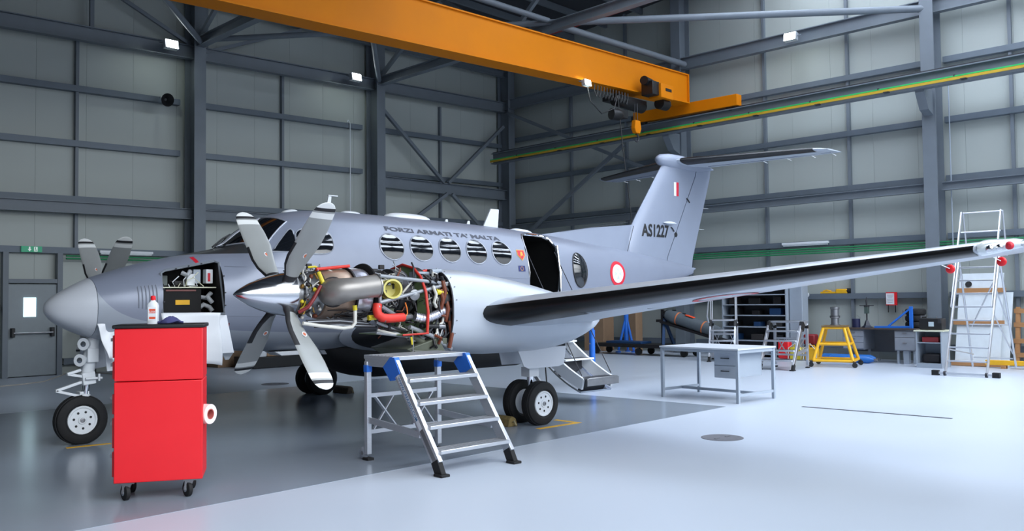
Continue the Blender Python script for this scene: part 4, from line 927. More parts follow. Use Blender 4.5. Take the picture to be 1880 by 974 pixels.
for k in range(40): T('case_line', [(rnd(2.1,2.56), -YE-.25*math.cos(a), ZE+.25*math.sin(a)) for a in np.linspace(rnd(-1,0), rnd(.3,1.2), 5)], rnd(.007,.014), (SOOT, WIRE, STEELB, CASE)[k % 4], 6)

for k in range(46):
    a0 = rnd(-1.5, .2); x0 = rnd(1.48, 1.95); x1 = min(2.03, x0+rnd(.1,.45)); r0 = rnd(.275,.33)
    g = lambda x, aa, r: Vector((x, -YE-r*math.cos(aa), ZE+r*math.sin(aa)))
    if a0 > -.75 and x0 < 1.9: a0 -= .8
    T('engine_pipe', [g(x0, a0, r0), g((x0+x1)/2, a0+rnd(-.1,.1), r0+.01), g(x1, a0+rnd(-.25,.25), r0)], rnd(.005,.011), (SOOT, DSTEEL, STEELB, SOOT, CASE, WIRE)[k % 6], 6)
for k in range(50):
    x0, y0, z0 = rnd(2.12,2.56), rnd(-2.98,-2.8), rnd(1.26,1.86); x1, z1 = x0+rnd(-.2,.2), z0+rnd(-.18,.18)
    T('intake_line', [(x0,y0,z0), ((x0+x1)/2, y0-rnd(0,.04), (z0+z1)/2+rnd(-.03,.03)), (min(2.57,max(2.08,x1)), y0+.04, z1)], rnd(.004,.012), (SOOT, DSTEEL, STEELB, SOOT, WIRE, BLACKP, ORNG)[k % 7], 6)
for k in range(18):
    q = MB(); c = (rnd(2.12,2.55), rnd(-2.95,-2.8), rnd(1.28,1.8)); q.box(c, (rnd(.03,.07), rnd(.03,.06), rnd(.03,.07)), rnd(-.5,.5)); E_('small_unit', q, (SOOT, DSTEEL, CASE, OLIVE)[k % 4], bevel=.004)
for k in range(60):
    x0, z0 = rnd(2.66,3.0), rnd(1.05,1.86); y0 = rnd(-3.0,-2.85)
    T('bay_line', [(x0,y0,z0), (x0+rnd(-.06,.06), y0-.02, z0+rnd(-.08,.08)), (min(3.02,max(2.65,x0+rnd(-.14,.14))), y0+.03, min(1.87,max(1.04,z0+rnd(-.2,.2))))], rnd(.005,.014), (SOOT, DSTEEL, BLACKP, SOOT, STEELB, ORNG, DSTEEL, WIRE)[k % 8], 6)
# ------------------------------------------------------------------ foreground things
# red tool cabinet
cab = thing('tool_cabinet', 'tall red steel tool cabinet with black top on four castors', 'cabinet', (-.768, -3.319, 0), math.radians(-28.07))
CW, CD, CH = .672, .44, 1.385
q = MB(); q.box((CW/2, CD/2, .15+(.955-.15)/2), (CW, CD, .955-.15)); q.obj('lower_body', REDP, cab, bevel=.006)
q = MB(); q.box((CW/2, CD/2, .96+(CH-.96)/2), (CW, CD, CH-.96-.002)); q.obj('upper_body', REDP, cab, bevel=.006)
q = MB(); q.box((CW/2, CD/2, CH+.014), (CW+.03, CD+.03, .03)); q.obj('top_mat', BLACKP, cab, bevel=.008)
for z, h_ in ((.3,.2),(.55,.24),(.78,.16),(1.05,.14),(1.24,.18)):
    q = MB(); q.box((-.008, CD/2, z), (.016, CD-.05, h_)); dr_ = q.obj('drawer', mat('dark_red_paint', (170,20,28), .45), cab, smooth=0, bevel=.004)
    q = MB(); q.box((-.024, CD/2, z+h_*.3), (.02, CD-.1, .025)); q.obj('drawer_pull', STEELB, dr_, smooth=0)
for x in (.1, CW-.1):
    for y in (.07, CD-.06):
        q = MB(); q.lathe([(-.022,.05),(-.014,.064),(.014,.064),(.022,.05)], (x-.02, y, .065), (.85,.5,0), 20); cs = q.obj('castor_wheel', RUBBER, cab)
        q = MB(); q.lathe([(-.025,.025),(.025,.025)], (x-.02, y, .065), (.85,.5,0), 14); q.obj('castor_hub', GREYP, cs)
        q = MB(); q.prism([(x-.045,y-.032,.06),(x,y-.032,.06),(x+.03,y-.032,.14),(x-.04,y-.032,.14)], (0,.006,0)); q.prism([(x-.045,y+.026,.06),(x,y+.026,.06),(x+.03,y+.026,.14),(x-.04,y+.026,.14)], (0,.006,0)); q.box((x, y, .143), (.1,.09,.012)); q.obj('castor_fork', STEELB, cs, smooth=0)
CR = Matrix.Rotation(math.radians(-28.07), 3, 'Z')
def on_cab(x, y, z): return CR @ Vector((x, y, z)) + Vector((-.768, -3.319, 0))
bt = thing('spray_bottle', 'white plastic bottle with red cap standing on the tool cabinet', 'bottle', on_cab(.27, .16, CH+.03), math.radians(-35))
q = MB(); q.loft([[(x*k, y*k2, z) for x, y in [(-.04,-.025),(-.03,-.033),(.03,-.033),(.04,-.025),(.04,.025),(.03,.033),(-.03,.033),(-.04,.025)]] for z, k, k2 in ((0,.96,.96),(.008,1,1),(.15,1,1),(.17,.9,.9),(.185,.5,.5),(.2,.36,.45))]); q.obj('bottle_body', WHITEP, bt, smooth=50)
q = MB(); q.lathe([(.195,.018),(.2,.021),(.228,.019),(.232,.014),(.234,.001)], (0,0,0), n=18); q.obj('cap', REDP, bt)
q = MB(); q.box((0,-.0338,.085), (.062,.001,.11)); lb = q.obj('label', WHT, bt, smooth=0)
for z, h_ in ((.118,.012),(.1,.022),(.05,.018)): q = MB(); q.box((.002,-.0346,z), (.05,.001,h_)); q.obj('label_band', mat('orange_red_print', (226,84,48), .5), lb, smooth=0)
text_on('ALCOOL', .017, lambda a, b: (-.028+a, -.0354, .094+b), 'label_lettering', WHT, lb, bold=.0004)
def crumple(name, label, cat, m_, pts, amp, seed, nx=22, ny=14, th=.004, loc=(0,0,0)):
    """a draped cloth: bilinear patch through four corners with folds"""
    rs = random.Random(seed); ph = [(rs.uniform(3,9), rs.uniform(3,9), rs.uniform(0,6)) for _ in range(5)]
    A, B_, C_, D_ = [Vector(p) for p in pts]; nrm = (B_-A).cross(D_-A).normalized(); rows = []
    for i in range(ny+1):
        row = []
        for j in range(nx+1):
            s_, t = j/nx, i/ny; p = A.lerp(B_, s_).lerp(D_.lerp(C_, s_), t)
            d = sum(math.sin(a*s_+b*t+c) for a, b, c in ph)/5*amp; row.append(p+nrm*d+Vector((0,0,math.sin(7*s_+seed)*amp*.25*t)))
        rows.append(row)
    q = MB(); q.loft(rows, False, False, close=False); o = q.obj(name, m_, smooth=80)
    sd = o.modifiers.new('thickness', 'SOLIDIFY'); sd.thickness = th
    return tag(o, label, cat)
CLOTH = mat('white_cover', (244,246,250), .6, 0, .03, 6); RAG = mat('blue_rag', (62,64,110), .85, 0, .1, 12)
crumple('padded_cover', 'white padded cover hanging over the lowered nose bay door', 'cover', CLOTH, [(.60,-.80,1.475),(1.29,-.80,1.462),(1.25,-.93,.865),(.62,-.9,.9)], .05, 3, th=.014)
crumple('plastic_sheet', 'crumpled white plastic sheet hanging from the nose gear door', 'cover', CLOTH, [(.05,-.36,1.36),(.26,-.36,1.35),(.27,-.40,.91),(.16,-.42,.99)], .06, 11, th=.004)
q = MB(); rs = random.Random(5); R_ = []
for i in range(15):
    t = i/14; k = math.sin(math.pi*min(max(t,.04),.96))**.5
    R_.append([(-.09+.2*t, .05*k*math.cos(a)*(1+.25*math.sin(3*a+6*t)), max(.0,.022*k*(1+.5*math.sin(2*a+9*t))*(1+math.sin(a)))) for a in np.linspace(0, 2*math.pi, 15)[:-1]])
q.loft(R_); rag = q.obj('cleaning_rag', RAG, smooth=80); rag.location = on_cab(.40, .13, CH+.03); rag.rotation_euler = (0,0,math.radians(-25)); tag(rag, 'crumpled blue cleaning rag lying beside the bottle on the cabinet', 'rag')
tp = thing('tape_roll', 'roll of pink and white tape on the right side of the red cabinet', 'tape roll', on_cab(CW+.03, .12, .66))
q = MB(); q.lathe([(-.03,.042),(-.03,.082),(.03,.082),(.03,.042),(-.03,.042)], (0,0,0), (.45,-.85,0), 28, cap=False); q.obj('tape', mat('pale_tape', (236,222,218), .5), tp)
q = MB(); q.lathe([(-.031,.036),(-.031,.044),(.031,.044),(.031,.036),(-.031,.036)], (0,0,0), (.45,-.85,0), 28, cap=False); q.obj('cardboard_core', mat('tape_core', (180,90,84), .7), tp)
q = MB(); q.tube([(-.06,0,0),(0,0,0)], .008, 8); q.obj('peg', STEELB, tp)
# aluminium platform steps
def platform_steps(loc, rz, label, W=.95, H=1.03, run=.72, depth=.47, n=4, group=None, blue=True, lettering=False, wheels=True, extra=0.0):
    t = thing('platform_steps', label, 'steps', loc, rz, group)   # x across, y = climbing direction, front feet at y=0
    BR = BLUEP if blue else BLACKP
    for s_, x in ((-1, .03), (1, W-.03)):
        f0, f1 = Vector((x, .04, .10)), Vector((x, run, H-.02)); q = MB(); q.bar(f0, f1, .045, .11, up=(0,-1,.7)); sr = q.obj('stringer', ALU, t, bevel=.004)
        q = MB(); q.bar(f0+Vector((s_*.024,0,0)), f1+Vector((s_*.024,0,0)), .004, .05, up=(0,-1,.7)); q.obj('stringer_groove', STEELB, sr, smooth=0)
        q = MB(); q.bar(Vector((x,.0,.0)), Vector((x,.07,.13)), .055, .1, up=(0,-1,.7)); q.box((x, -.01, .012), (.1, .12, .024)); q.obj('rubber_foot', RUBBER, sr, bevel=.006)
        q = MB(); q.prism([(x-.03,run-.14,H-.14),(x-.03,run-.05,H+.01),(x-.03,run+.02,H+.01),(x-.03,run+.14,H-.09),(x-.03,run+.02,H-.22)], (.06,0,0)); q.obj('corner_bracket', BR, t, smooth=0, bevel=.004)
        q = MB(); q.box((x, run+depth-.03, (H-.05)/2+.03), (.055, .05, H-.11)); lg = q.obj('rear_leg', ALU, t, bevel=.004)
        q = MB(); q.box((x, run+depth-.03, H-.12), (.062, .058, .07)); q.obj('leg_collar', BR, lg, smooth=0); q = MB(); q.box((x, run+depth-.03, .014), (.075, .1, .028)); q.obj('rubber_foot', RUBBER, lg, bevel=.005)
        q = MB(); q.bar((x, run*.42, .34), (x, run+depth-.05, .40), .025, .06); q.obj('side_stay', ALU, t, smooth=0)
        q = MB(); q.bar((x, run, H-.05), (x, run+depth, H-.05), .03, .09); q.obj('platform_side', ALU, t, bevel=.003)
        if wheels:
            q = MB(); q.lathe([(-.02,.05),(-.012,.062),(.012,.062),(.02,.05)], (x+.0, run+depth+.045, .065), (1,0,0), 20); wl_ = q.obj('transport_wheel', GREYP, t); q = MB(); q.lathe([(-.024,.02),(.024,.02)], (x, run+depth+.045, .065), (1,0,0), 12); q.obj('wheel_hub', STEELB, wl_)
    for k in range(n):
        z = H*(k+1)/(n+1); y = .04+(run-.04)*(z-.1)/(H-.12); q = MB(); q.box((W/2, y, z), (W-.1, .2, .035)); tr = q.obj('tread', ALU, t, bevel=.005)
        for j in range(5): q = MB(); q.box((W/2, y-.08+.04*j, z+.0185), (W-.12, .012, .003)); q.obj('tread_rib', STEELB, tr, smooth=0)
    q = MB(); q.box((W/2, run+depth/2, H-.005), (W-.02, depth+.02, .04)); pl = q.obj('platform', ALU, t, bevel=.005)
    for j in range(8): q = MB(); q.box((W/2, run+.03+j*(depth-.06)/7, H+.0165), (W-.08, .02, .003)); q.obj('platform_rib', STEELB, pl, smooth=0)
    y = run+depth-.03
    for z in (.28, .64): q = MB(); q.bar((.05, y, z), (W-.05, y, z), .03, .04); q.obj('rear_rail', ALU, t, smooth=0)
    for sgn in (-1, 1):
        xm = W/2+sgn*.04
        for x1 in (W/2+sgn*W*.40,): q = MB(); q.bar((xm+sgn*.06, y, .30), (x1-sgn*.02, y, .62), .012, .05, up=(0,1,0)); q.bar((x1, y, .3), (xm+sgn*.1, y, .62), .012, .03, up=(0,1,0)); q.obj('rear_brace', ALU, t, smooth=0)
    if lettering:
        p0, p1 = Vector((.03, .04, .10)), Vector((.03, run, H-.02)); d = (p1-p0).normalized(); nu = Vector((-1,0,0)).cross(d)
        o0 = p0+d*(p1-p0).length*.83
        q = MB(); x_ = -.0015
        cs = [o0+d*.03-nu*.025, o0+d*.03+nu*.025, o0-d*.58+nu*.025, o0-d*.58-nu*.025]; q.add([(c.x-.0275, c.y, c.z) for c in cs], [(0,1,2,3)]); st_ = q.obj('sticker', mat('sticker_white', (214,220,226), .4), t, smooth=0)
        text_on('WWW.CREAXESS.COM', .05, lambda a, b: (.0012, (o0-d*a-nu*(b-.018)).y, (o0-d*a-nu*(b-.018)).z), 'sticker_lettering', mat('sticker_blue', (40,110,160), .4), st_, bold=.0008, sx=.92)
    return t
platform_steps((1.67, -4.40, 0), 0.0, 'near aluminium platform steps with blue corner brackets beside the engine', lettering=True)
# work table with drawer unit
tb = thing('work_table', 'light grey steel work table with a hanging drawer unit', 'table', (8.05, -3.46, 0), math.radians(-1.5))
TW, TL, TH = 1.0, 1.44, .81
q = MB(); q.box((TW/2, TL/2, TH-.012), (TW+.03, TL+.03, .026)); q.obj('table_top', mat('bench_top', (196,202,210), .4, 0, .03, 4), tb, bevel=.004)
for x in (.02, TW-.02):
    for y in (.02, TL-.02): q = MB(); q.box((x, y, (TH-.03)/2), (.045, .045, TH-.03)); q.obj('leg', GREYP, tb, smooth=0)
for p0, p1 in (((.02,.02,TH-.05),(.02,TL-.02,TH-.05)),((TW-.02,.02,TH-.05),(TW-.02,TL-.02,TH-.05)),((.02,.02,TH-.05),(TW-.02,.02,TH-.05)),((.02,TL-.02,TH-.05),(TW-.02,TL-.02,TH-.05))): q = MB(); q.bar(p0, p1, .03, .045); q.obj('apron_rail', GREYP, tb, smooth=0)
for p0, p1 in (((.02,TL-.02,.12),(TW-.02,TL-.02,.12)),((TW/2,TL-.02,.12),(TW/2,.02,.12)),((.02,.02,.12),(TW-.02,.02,.12))): q = MB(); q.bar(p0, p1, .03, .04); q.obj('foot_rail', GREYP, tb, smooth=0)
du = MB(); du.box((.57, .38, TH-.03-.21), (.66, .42, .42)); du = du.obj('drawer_unit', GREYP, tb, bevel=.004)
for k in range(2):
    q = MB(); q.box((.233, .38, TH-.07-.11-.195*k), (.014, .40, .185)); q.obj('drawer_front', mat('drawer_grey', (172,180,190), .4), du, bevel=.004)
    q = MB(); q.tube([(.225,.31,TH-.165-.195*k),(.202,.32,TH-.165-.195*k),(.202,.44,TH-.165-.195*k),(.225,.45,TH-.165-.195*k)], .008, 8); q.obj('drawer_handle', BLACKP, du)
q = MB(); q.box((.04, .03, TH-.013), (.004, .1, .03)); q.obj('maker_plate', WHT, tb, smooth=0)
# chocks
def chock(p, rz, label, m_, L=.32):
    t = thing('wheel_chock', label, 'wheel chock', p, rz); q = MB(); q.prism([(-L/2,-.08,0),(-L/2,.08,0),(-L/2,.05,.10),(-L/2,0,.13),(-L/2,-.05,.10)], (L,0,0)); q.obj('chock_body', m_, t, bevel=.012)
    q = MB(); q.tube([(-L/2-.01,0,.06),(-L/2-.05,.02,.08),(-L/2-.06,.0,.03),(-L/2-.01,-.03,.02)], .008, 6); q.obj('rope', mat('rope', (150,140,110), .9), t); return t
chock((4.24, -2.50, 0), math.pi/2*.96, 'worn yellow wheel chock in front of the near main wheels', mat('worn_yellow', (150,128,70), .8, 0, .2, 20, rgb2=(90,80,60)))
ck = chock((4.98, 2.40, 0), math.pi/2*1.05, 'knotted rope wheel chock behind the far main wheels', mat('brown_rope', (98,88,76), .9, 0, .2, 30, bump=.6), .42)
# blue tail stand beyond the stair
bs = thing('tail_stand', 'slim blue support stand with round base behind the airstair', 'stand', (8.88, .14, 0))
q = MB(); q.lathe([(0,.2),(.015,.2),(.03,.12),(.05,.06)], n=28); q.obj('base_plate', DBLUE, bs); q = MB(); q.tube([(0,0,.04),(0,0,1.0)], .055, 16); q.tube([(0,0,.95),(0,0,1.30)], .035, 14); q.obj('post', BLUEP, bs)
q = MB(); q.lathe([(1.29,.03),(1.31,.09),(1.335,.09)], n=18); q.obj('saddle', DBLUE, bs)
q = MB(); q.tube([(-.06,0,.75),(-.12,-.05,.75)], .012, 8); q.obj('locking_pin', STEELB, bs)
# ------------------------------------------------------------------ overhead crane
VBR = 2.48
cr = thing('overhead_crane', 'orange overhead travelling crane with black electric hoist', 'crane', HW(16.6, VBR, 6.6), HA)
def lc(u, v, z): return (u-16.6, v-VBR, z-6.6)
q = MB(); zb0, zt0, zb1, zt1 = 6.86, 7.61, 6.27, 7.20; ul = .5
q.loft([[lc(16.6, VBR-.16, zb0), lc(16.6, VBR+.16, zb0), lc(16.6, VBR+.16, zt0), lc(16.6, VBR-.16, zt0)], [lc(ul, VBR-.16, zb1), lc(ul, VBR+.16, zb1), lc(ul, VBR+.16, zt1), lc(ul, VBR-.16, zt1)]]); q.obj('bridge_girder', ORANGE, cr, smooth=0)
q = MB()
q.loft([[lc(16.62, VBR-.24, zb0-.03), lc(16.62, VBR+.24, zb0-.03), lc(16.62, VBR+.24, zb0), lc(16.62, VBR-.24, zb0)], [lc(ul, VBR-.24, zb1-.03), lc(ul, VBR+.24, zb1-.03), lc(ul, VBR+.24, zb1), lc(ul, VBR-.24, zb1)]]); q.obj('lower_flange', ORANGE, cr, smooth=0)
q = MB(); q.loft([[lc(16.62, VBR-.2, zt0), lc(16.62, VBR+.2, zt0), lc(16.62, VBR+.2, zt0+.03), lc(16.62, VBR-.2, zt0+.03)], [lc(ul, VBR-.2, zt1), lc(ul, VBR+.2, zt1), lc(ul, VBR+.2, zt1+.03), lc(ul, VBR-.2, zt1+.03)]]); q.obj('upper_flange', ORANGE, cr, smooth=0)
q = MB(); q.box(lc(16.61, VBR, 7.235), (.03, .44, .8)); q.obj('end_plate', ORANGE, cr, smooth=0)
q = MB(); q.box(lc(16.85, 2.55, 6.74), (.26, 3.3, .3)); et = q.obj('end_carriage', ORANGE, cr, bevel=.01)
for v_ in (1.15, 3.95): q = MB(); q.lathe([(-.05,.13),(.05,.13)], lc(16.85, v_, 6.62), (1,0,0), 20); q.obj('travel_wheel', DSTEEL, et)
q = MB(); q.box(lc(16.85, 4.25, 6.72), (.16, .12, .16)); q.obj('buffer', BLACKP, et)
q = MB(); q.box(lc(14.75, VBR-.55, 6.76), (.55, .38, .36)); hb = q.obj('hoist_drive', ORANGE, cr, bevel=.015)
q = MB(); q.box(lc(14.8, VBR-.745, 6.8), (.26, .01, .07)); q.obj('maker_plate', BLACKP, hb, smooth=0)
q = MB(); q.box(lc(14.35, VBR-.5, 6.8), (.3, .34, .34)); q.obj('hoist_gearbox', BLACKP, cr, bevel=.01)
q = MB(); q.lathe([(-.22,.11),(.22,.11)], lc(14.3, VBR-.45, 6.98), (1,.2,0), 16); q.obj('brake_motor', BLACKP, cr)
q = MB(); q.lathe([(-.02,.15),(.3,.15),(.34,.1)], lc(14.75, VBR-.5, 6.5), (1,0,0), 18); q.obj('hoist_motor', BLACKP, cr)
q = MB(); q.lathe([(-.6,.16),(.55,.16)], lc(14.0, VBR-.1, 6.44), (1,0,-.02), 20); q.box(lc(13.95, VBR, 6.5), (1.2,.5,.12)); q.obj('rope_drum', BLACKP, cr, bevel=.01)
q = MB(); q.lathe([(-.12,.14),(.1,.14),(.2,.09)], lc(13.2, VBR-.25, 6.03), (1,-.3,0), 18); q.box(lc(13.45, VBR-.2, 6.08), (.4,.22,.2)); q.obj('trolley_motor', BLACKP, cr, bevel=.01)
for dy in (-.04, .04): q = MB(); q.tube([lc(14.0, VBR-.3+dy, 6.4), lc(14.0, VBR-.3+dy, 5.95)], .01, 6); q.obj('hoist_rope', DSTEEL, cr)
hk = MB(); hk.prism([lc(13.9,VBR-.36,5.98),lc(14.1,VBR-.36,5.98),lc(14.14,VBR-.36,5.78),lc(14.08,VBR-.36,5.66),lc(13.92,VBR-.36,5.66),lc(13.86,VBR-.36,5.78)], (0,.12,0)); hk = hk.obj('hook_block', ORANGE, cr, bevel=.012)
q = MB(); q.tube([lc(14.0+.09*math.sin(t), VBR-.3, 5.55+.09*math.cos(t)) for t in np.linspace(-.2, 4.2, 12)], [.022]*9+[.018,.014,.008], 8); q.obj('hook', DSTEEL, hk)
for k in range(11):
    u_ = 12.4+.12*k; q = MB(); q.tube([lc(u_, VBR-.26, 6.62), lc(u_-.03, VBR-.27, 6.48), lc(u_+.03, VBR-.28, 6.34), lc(u_+.1, VBR-.27, 6.48), lc(u_+.12, VBR-.26, 6.62)], .014, 6); q.obj('festoon_loop', BLACKP, cr)
q = MB(); q.tube([lc(12.1, VBR-.26, 6.58), lc(12.2, VBR-.28, 6.2), lc(12.6, VBR-.3, 5.95), lc(13.1, VBR-.3, 6.15), lc(13.25, VBR-.3, 6.5)], .014, 6); q.obj('festoon_cable', BLACKP, cr)
q = MB(); q.tube([lc(13.25, VBR-.3, 6.5), lc(13.4, VBR-.32, 5.2), lc(13.62, VBR-.34, 3.9), lc(13.8, VBR-.34, 2.6)], .012, 6); q.obj('pendant_cable', BLACKP, cr)
q = MB(); q.box(lc(13.85, VBR-.34, 2.4), (.09,.07,.34)); q.obj('pendant_control', YELLOW, cr, bevel=.01)
fl_ = flood(HW(12.0, VBR-.32, 6.58), HA, 'flood light under the orange crane girder', 120); fl_.scale = (.7,.7,.7); fl_['label'] = 'bright flood light hanging under the orange crane girder'
rw = thing('crane_runway', 'grey crane runway beam along the end wall with green and yellow conductor strip', 'crane rail', HW(16.85, 0, 6.3), HA)
RSL = -.012
def lr(du, v, dz): return (du, v, dz+RSL*v)
q = MB()
for dz, w_ in ((.23, .22), (-.10, .22)): q.bar(lr(0, -12.2, dz), lr(0, 10.0, dz), w_, .025)
q.bar(lr(0, -12.2, .065), lr(0, 10.0, .065), .02, .33); q.obj('runway_beam', STEEL, rw, smooth=0)
q = MB(); q.bar(lr(0, -12.2, .265), lr(0, 10.0, .265), .06, .045); q.obj('rail', DSTEEL, rw, smooth=0)
q = MB(); q.bar(lr(-.14, -12.2, .015), lr(-.14, 10, .015), .03, .03); q.obj('conductor_strip', mat('bright_green', (44,190,96), .4), rw, smooth=0)
q = MB(); q.bar(lr(-.14, -12.2, -.035), lr(-.14, 10, -.035), .03, .06); q.obj('conductor_strip', mat('strip_yellow', (196,160,44), .45), rw, smooth=0)
for v_ in np.arange(-11, 10, 1.65): q = MB(); q.box(lr(-.09, v_, .03), (.14, .03, .04)); q.box(lr(-.17, v_-.2, -.08), (.1,.12,.02)); q.obj('strip_clip', DSTEEL, rw, smooth=0)

# ------------------------------------------------------------------ background things along the end wall
def bt_(name, label, cat, p, group=None, rz=HA): return thing(name, label, cat, p, rz, group)
def hp(px, py): return on_floor(px, py)
# steps in the background
platform_steps(HW(13.57, -1.22, 0), HA+math.radians(-84), 'weathered aluminium platform steps with black corners beside the yellow stand', W=.78, H=1.02, run=.62, depth=.34, blue=False, wheels=False)
sb = platform_steps(HW(14.95, .85, 0), HA+math.radians(-66), 'small aluminium platform steps with handrails in front of the shelves', W=.66, H=1.0, run=.5, depth=.4, blue=False, wheels=False, n=3)
for x in (.03, .63): q = MB(); q.tube([(x, .52, 1.0), (x, .52, 1.62), (x, .86, 1.62), (x, .86, 1.0)], .018, 8); q.obj('handrail', ALU, sb)
q = MB(); q.tube([(.03, .1, .95), (.0, .02, 1.1), (.02, .1, 1.4), (.03, .52, 1.62)], .018, 8); q.obj('handrail', ALU, sb)
# dark shelving
p0, p1 = on_u(1334, 600, 17.3), on_u(1450, 600, 17.3); v1, v0 = p0.dot(E2), p1.dot(E2)
sh = bt_('shelving', 'tall dark shelving unit behind the platform steps', 'shelving', HW(17.1, v0, 0)); SWd = v1-v0
for y in (0, SWd): q = MB(); q.box((.25, y, 1.0), (.5, .03, 2.0)); q.obj('side_panel', GREYP, sh, smooth=0)
q = MB(); q.box((.5, SWd/2, 1.0), (.02, SWd, 2.0)); q.obj('back_panel', mat('shelf_back', (52,54,58), .6), sh, smooth=0)
for z in (.08, .42, .78, 1.08, 1.36, 1.62, 1.98): q = MB(); q.box((.25, SWd/2, z), (.5, SWd, .025)); q.obj('shelf', GREYP, sh, smooth=0)
for k in range(12):
    z = (.435, .795, 1.095, 1.375)[k % 4]; j = k//4; y = SWd*(j+.5)/3+rnd(-.05,.05)
    o = MB(); hh = rnd(.1,.2); o.box((0, 0, hh/2), (.3, rnd(.18,.34), hh)); o = o.obj('storage_box', (BLACKP, mat('dark_box', (48,44,44), .7), DBLUE, SOOT)[(k+j) % 4], bevel=.01); o.location = HW(17.35, v0+y, z); o.rotation_euler = (0,0,HA)
    tag(o, 'dark box at the %s of the %s shelf of the dark shelving unit' % (('right', 'middle', 'left')[j], ('lowest', 'second lowest', 'third', 'fourth')[k % 4]), 'box', 'boxes on the dark shelving')
fp = MB(); fp.box((0, 0, 1.05), (.35, .34, 2.1)); fp = fp.obj('steel_locker', GREYP, bevel=.01); c = on_u(1459, 600, 17.4); fp.location = HW(17.4, v0-.21, 0); fp.rotation_euler = (0,0,HA); tag(fp, 'narrow grey steel locker right of the dark shelving', 'locker')
rc = bt_('fuel_canister', 'red canister on the floor behind the platform steps', 'canister', HW(16.7, on_u(1441, 630, 16.7).dot(E2), 0))
q = MB(); q.box((0,0,.25), (.2,.3,.46)); q.obj('canister_body', REDP, rc, bevel=.04); q = MB(); q.tube([(0,-.08,.48),(0,-.06,.54),(0,.06,.54),(0,.08,.48)], .014, 8); q.obj('handle', BLACKP, rc); q = MB(); q.lathe([(.47,.03),(.53,.03)], (0,.11,0), n=12); q.obj('cap', BLACKP, rc)
for k, (px, py, m_, lab) in enumerate(((1463,650,YELH,'yellow-green jerrycan on the floor right of the red canister'),(1491,650,YELLOW,'yellow jerrycan with white hose left of the yellow stand'))):
    j = bt_('jerrycan', lab, 'jerrycan', HW(16.6, on_u(px, py, 16.6).dot(E2), 0)); q = MB(); q.box((0,0,.17), (.2,.3,.3)); q.obj('can_body', m_, j, bevel=.03); q = MB(); q.tube([(0,-.08,.31),(0,-.06,.37),(0,.06,.37),(0,.08,.31)], .014, 8); q.obj('handle', m_, j); q = MB(); q.tube([(-.1,-.15,.05),(-.14,-.18,.25),(-.1,0,.42),(-.12,.16,.3),(-.12,.17,.04)], .013, 6); q.obj('hose', WIRE, j)
rb = MB(); rb.box((0,0,.5), (.25,.3,.26)); rb = rb.obj('red_tank', mat('deep_red', (130,26,32), .5), bevel=.04); rb.location = HW(17.0, on_u(1489, 625, 17.0).dot(E2), -.37+.37); rb.rotation_euler=(0,0,HA); tag(rb, 'dark red box on a low stand behind the yellow jerrycan', 'box')
q = MB(); q.box((0,0,.185), (.2,.26,.37)); q = q.obj('low_stand', DSTEEL, smooth=0); q.location = HW(17.0, on_u(1489, 625, 17.0).dot(E2), 0); q.rotation_euler=(0,0,HA); tag(q, 'low dark stand under the dark red box', 'stand')
# yellow trolley stand with an engine part on top
ys = bt_('engine_stand', 'yellow wheeled pyramid stand in front of the desk', 'stand', HW(15.45, -2.13, 0), rz=HA+.25)
for x, y in ((-1,-1),(1,-1),(1,1),(-1,1)):
    q = MB(); q.tube([(x*.42, y*.42, .14), (x*.22, y*.22, .86)], .035, 10); q.obj('leg', YELLOW, ys); q = MB(); q.lathe([(-.018,.055),(.018,.055)], (x*.46, y*.46, .056), (1,.4,0), 16); cw = q.obj('castor_wheel', RUBBER, ys); q = MB(); q.box((x*.45, y*.45, .115), (.07,.06,.03)); q.obj('castor_plate', DSTEEL, cw, smooth=0)
for z, k in ((.14, .42), (.50, .32), (.86, .22)):
    for a, b in (((-1,-1),(1,-1)),((1,-1),(1,1)),((1,1),(-1,1)),((-1,1),(-1,-1))): q = MB(); q.tube([(a[0]*k, a[1]*k, z), (b[0]*k, b[1]*k, z)], .03, 8); q.obj('frame_rail', YELLOW, ys)
q = MB(); q.box((0,0,.895), (.52,.52,.03)); q.obj('top_plate', mat('rusty_plate', (120,96,60), .7), ys, smooth=0)
fp = thing('fuel_pump_unit', 'grey cylindrical engine part standing on the yellow stand', 'engine part', HW(15.45, -2.13, .91)); q = MB(); q.lathe([(0,.11),(.02,.11),(.03,.085),(.16,.085),(.17,.11),(.2,.11),(.21,.09),(.36,.09),(.37,.1),(.41,.1),(.42,.06)], n=24); q.obj('body', STEELB, fp); q = MB(); q.lathe([(.2,.112),(.215,.112)], n=24); q.obj('flange', DSTEEL, fp)
# blue gas cylinders lying on the floor
for k, (u_, va, vb, r) in enumerate(((16.55, -1.5, -2.55, .085), (16.8, -1.2, -2.5, .09))):
    g = thing('gas_cylinder', ('front','rear')[k]+' blue gas cylinder lying on the floor behind the yellow stand', 'gas cylinder', HW(u_, va, r+.005)); L_ = va-vb; ax = -E2
    q = MB(); q.lathe([(0,.03),(.02,.07),(.06,r),(L_-.12,r),(L_-.05,r*.7),(L_,.03)], (0,0,0), ax, 18); q.obj('cylinder_body', mat('cylinder_blue', (40,110,190), .4), g); q = MB(); q.lathe([(0,.02),(.07,.02),(.075,.03),(.1,.03)], tuple(ax*L_), ax, 10); q.obj('valve', STEELB, g)
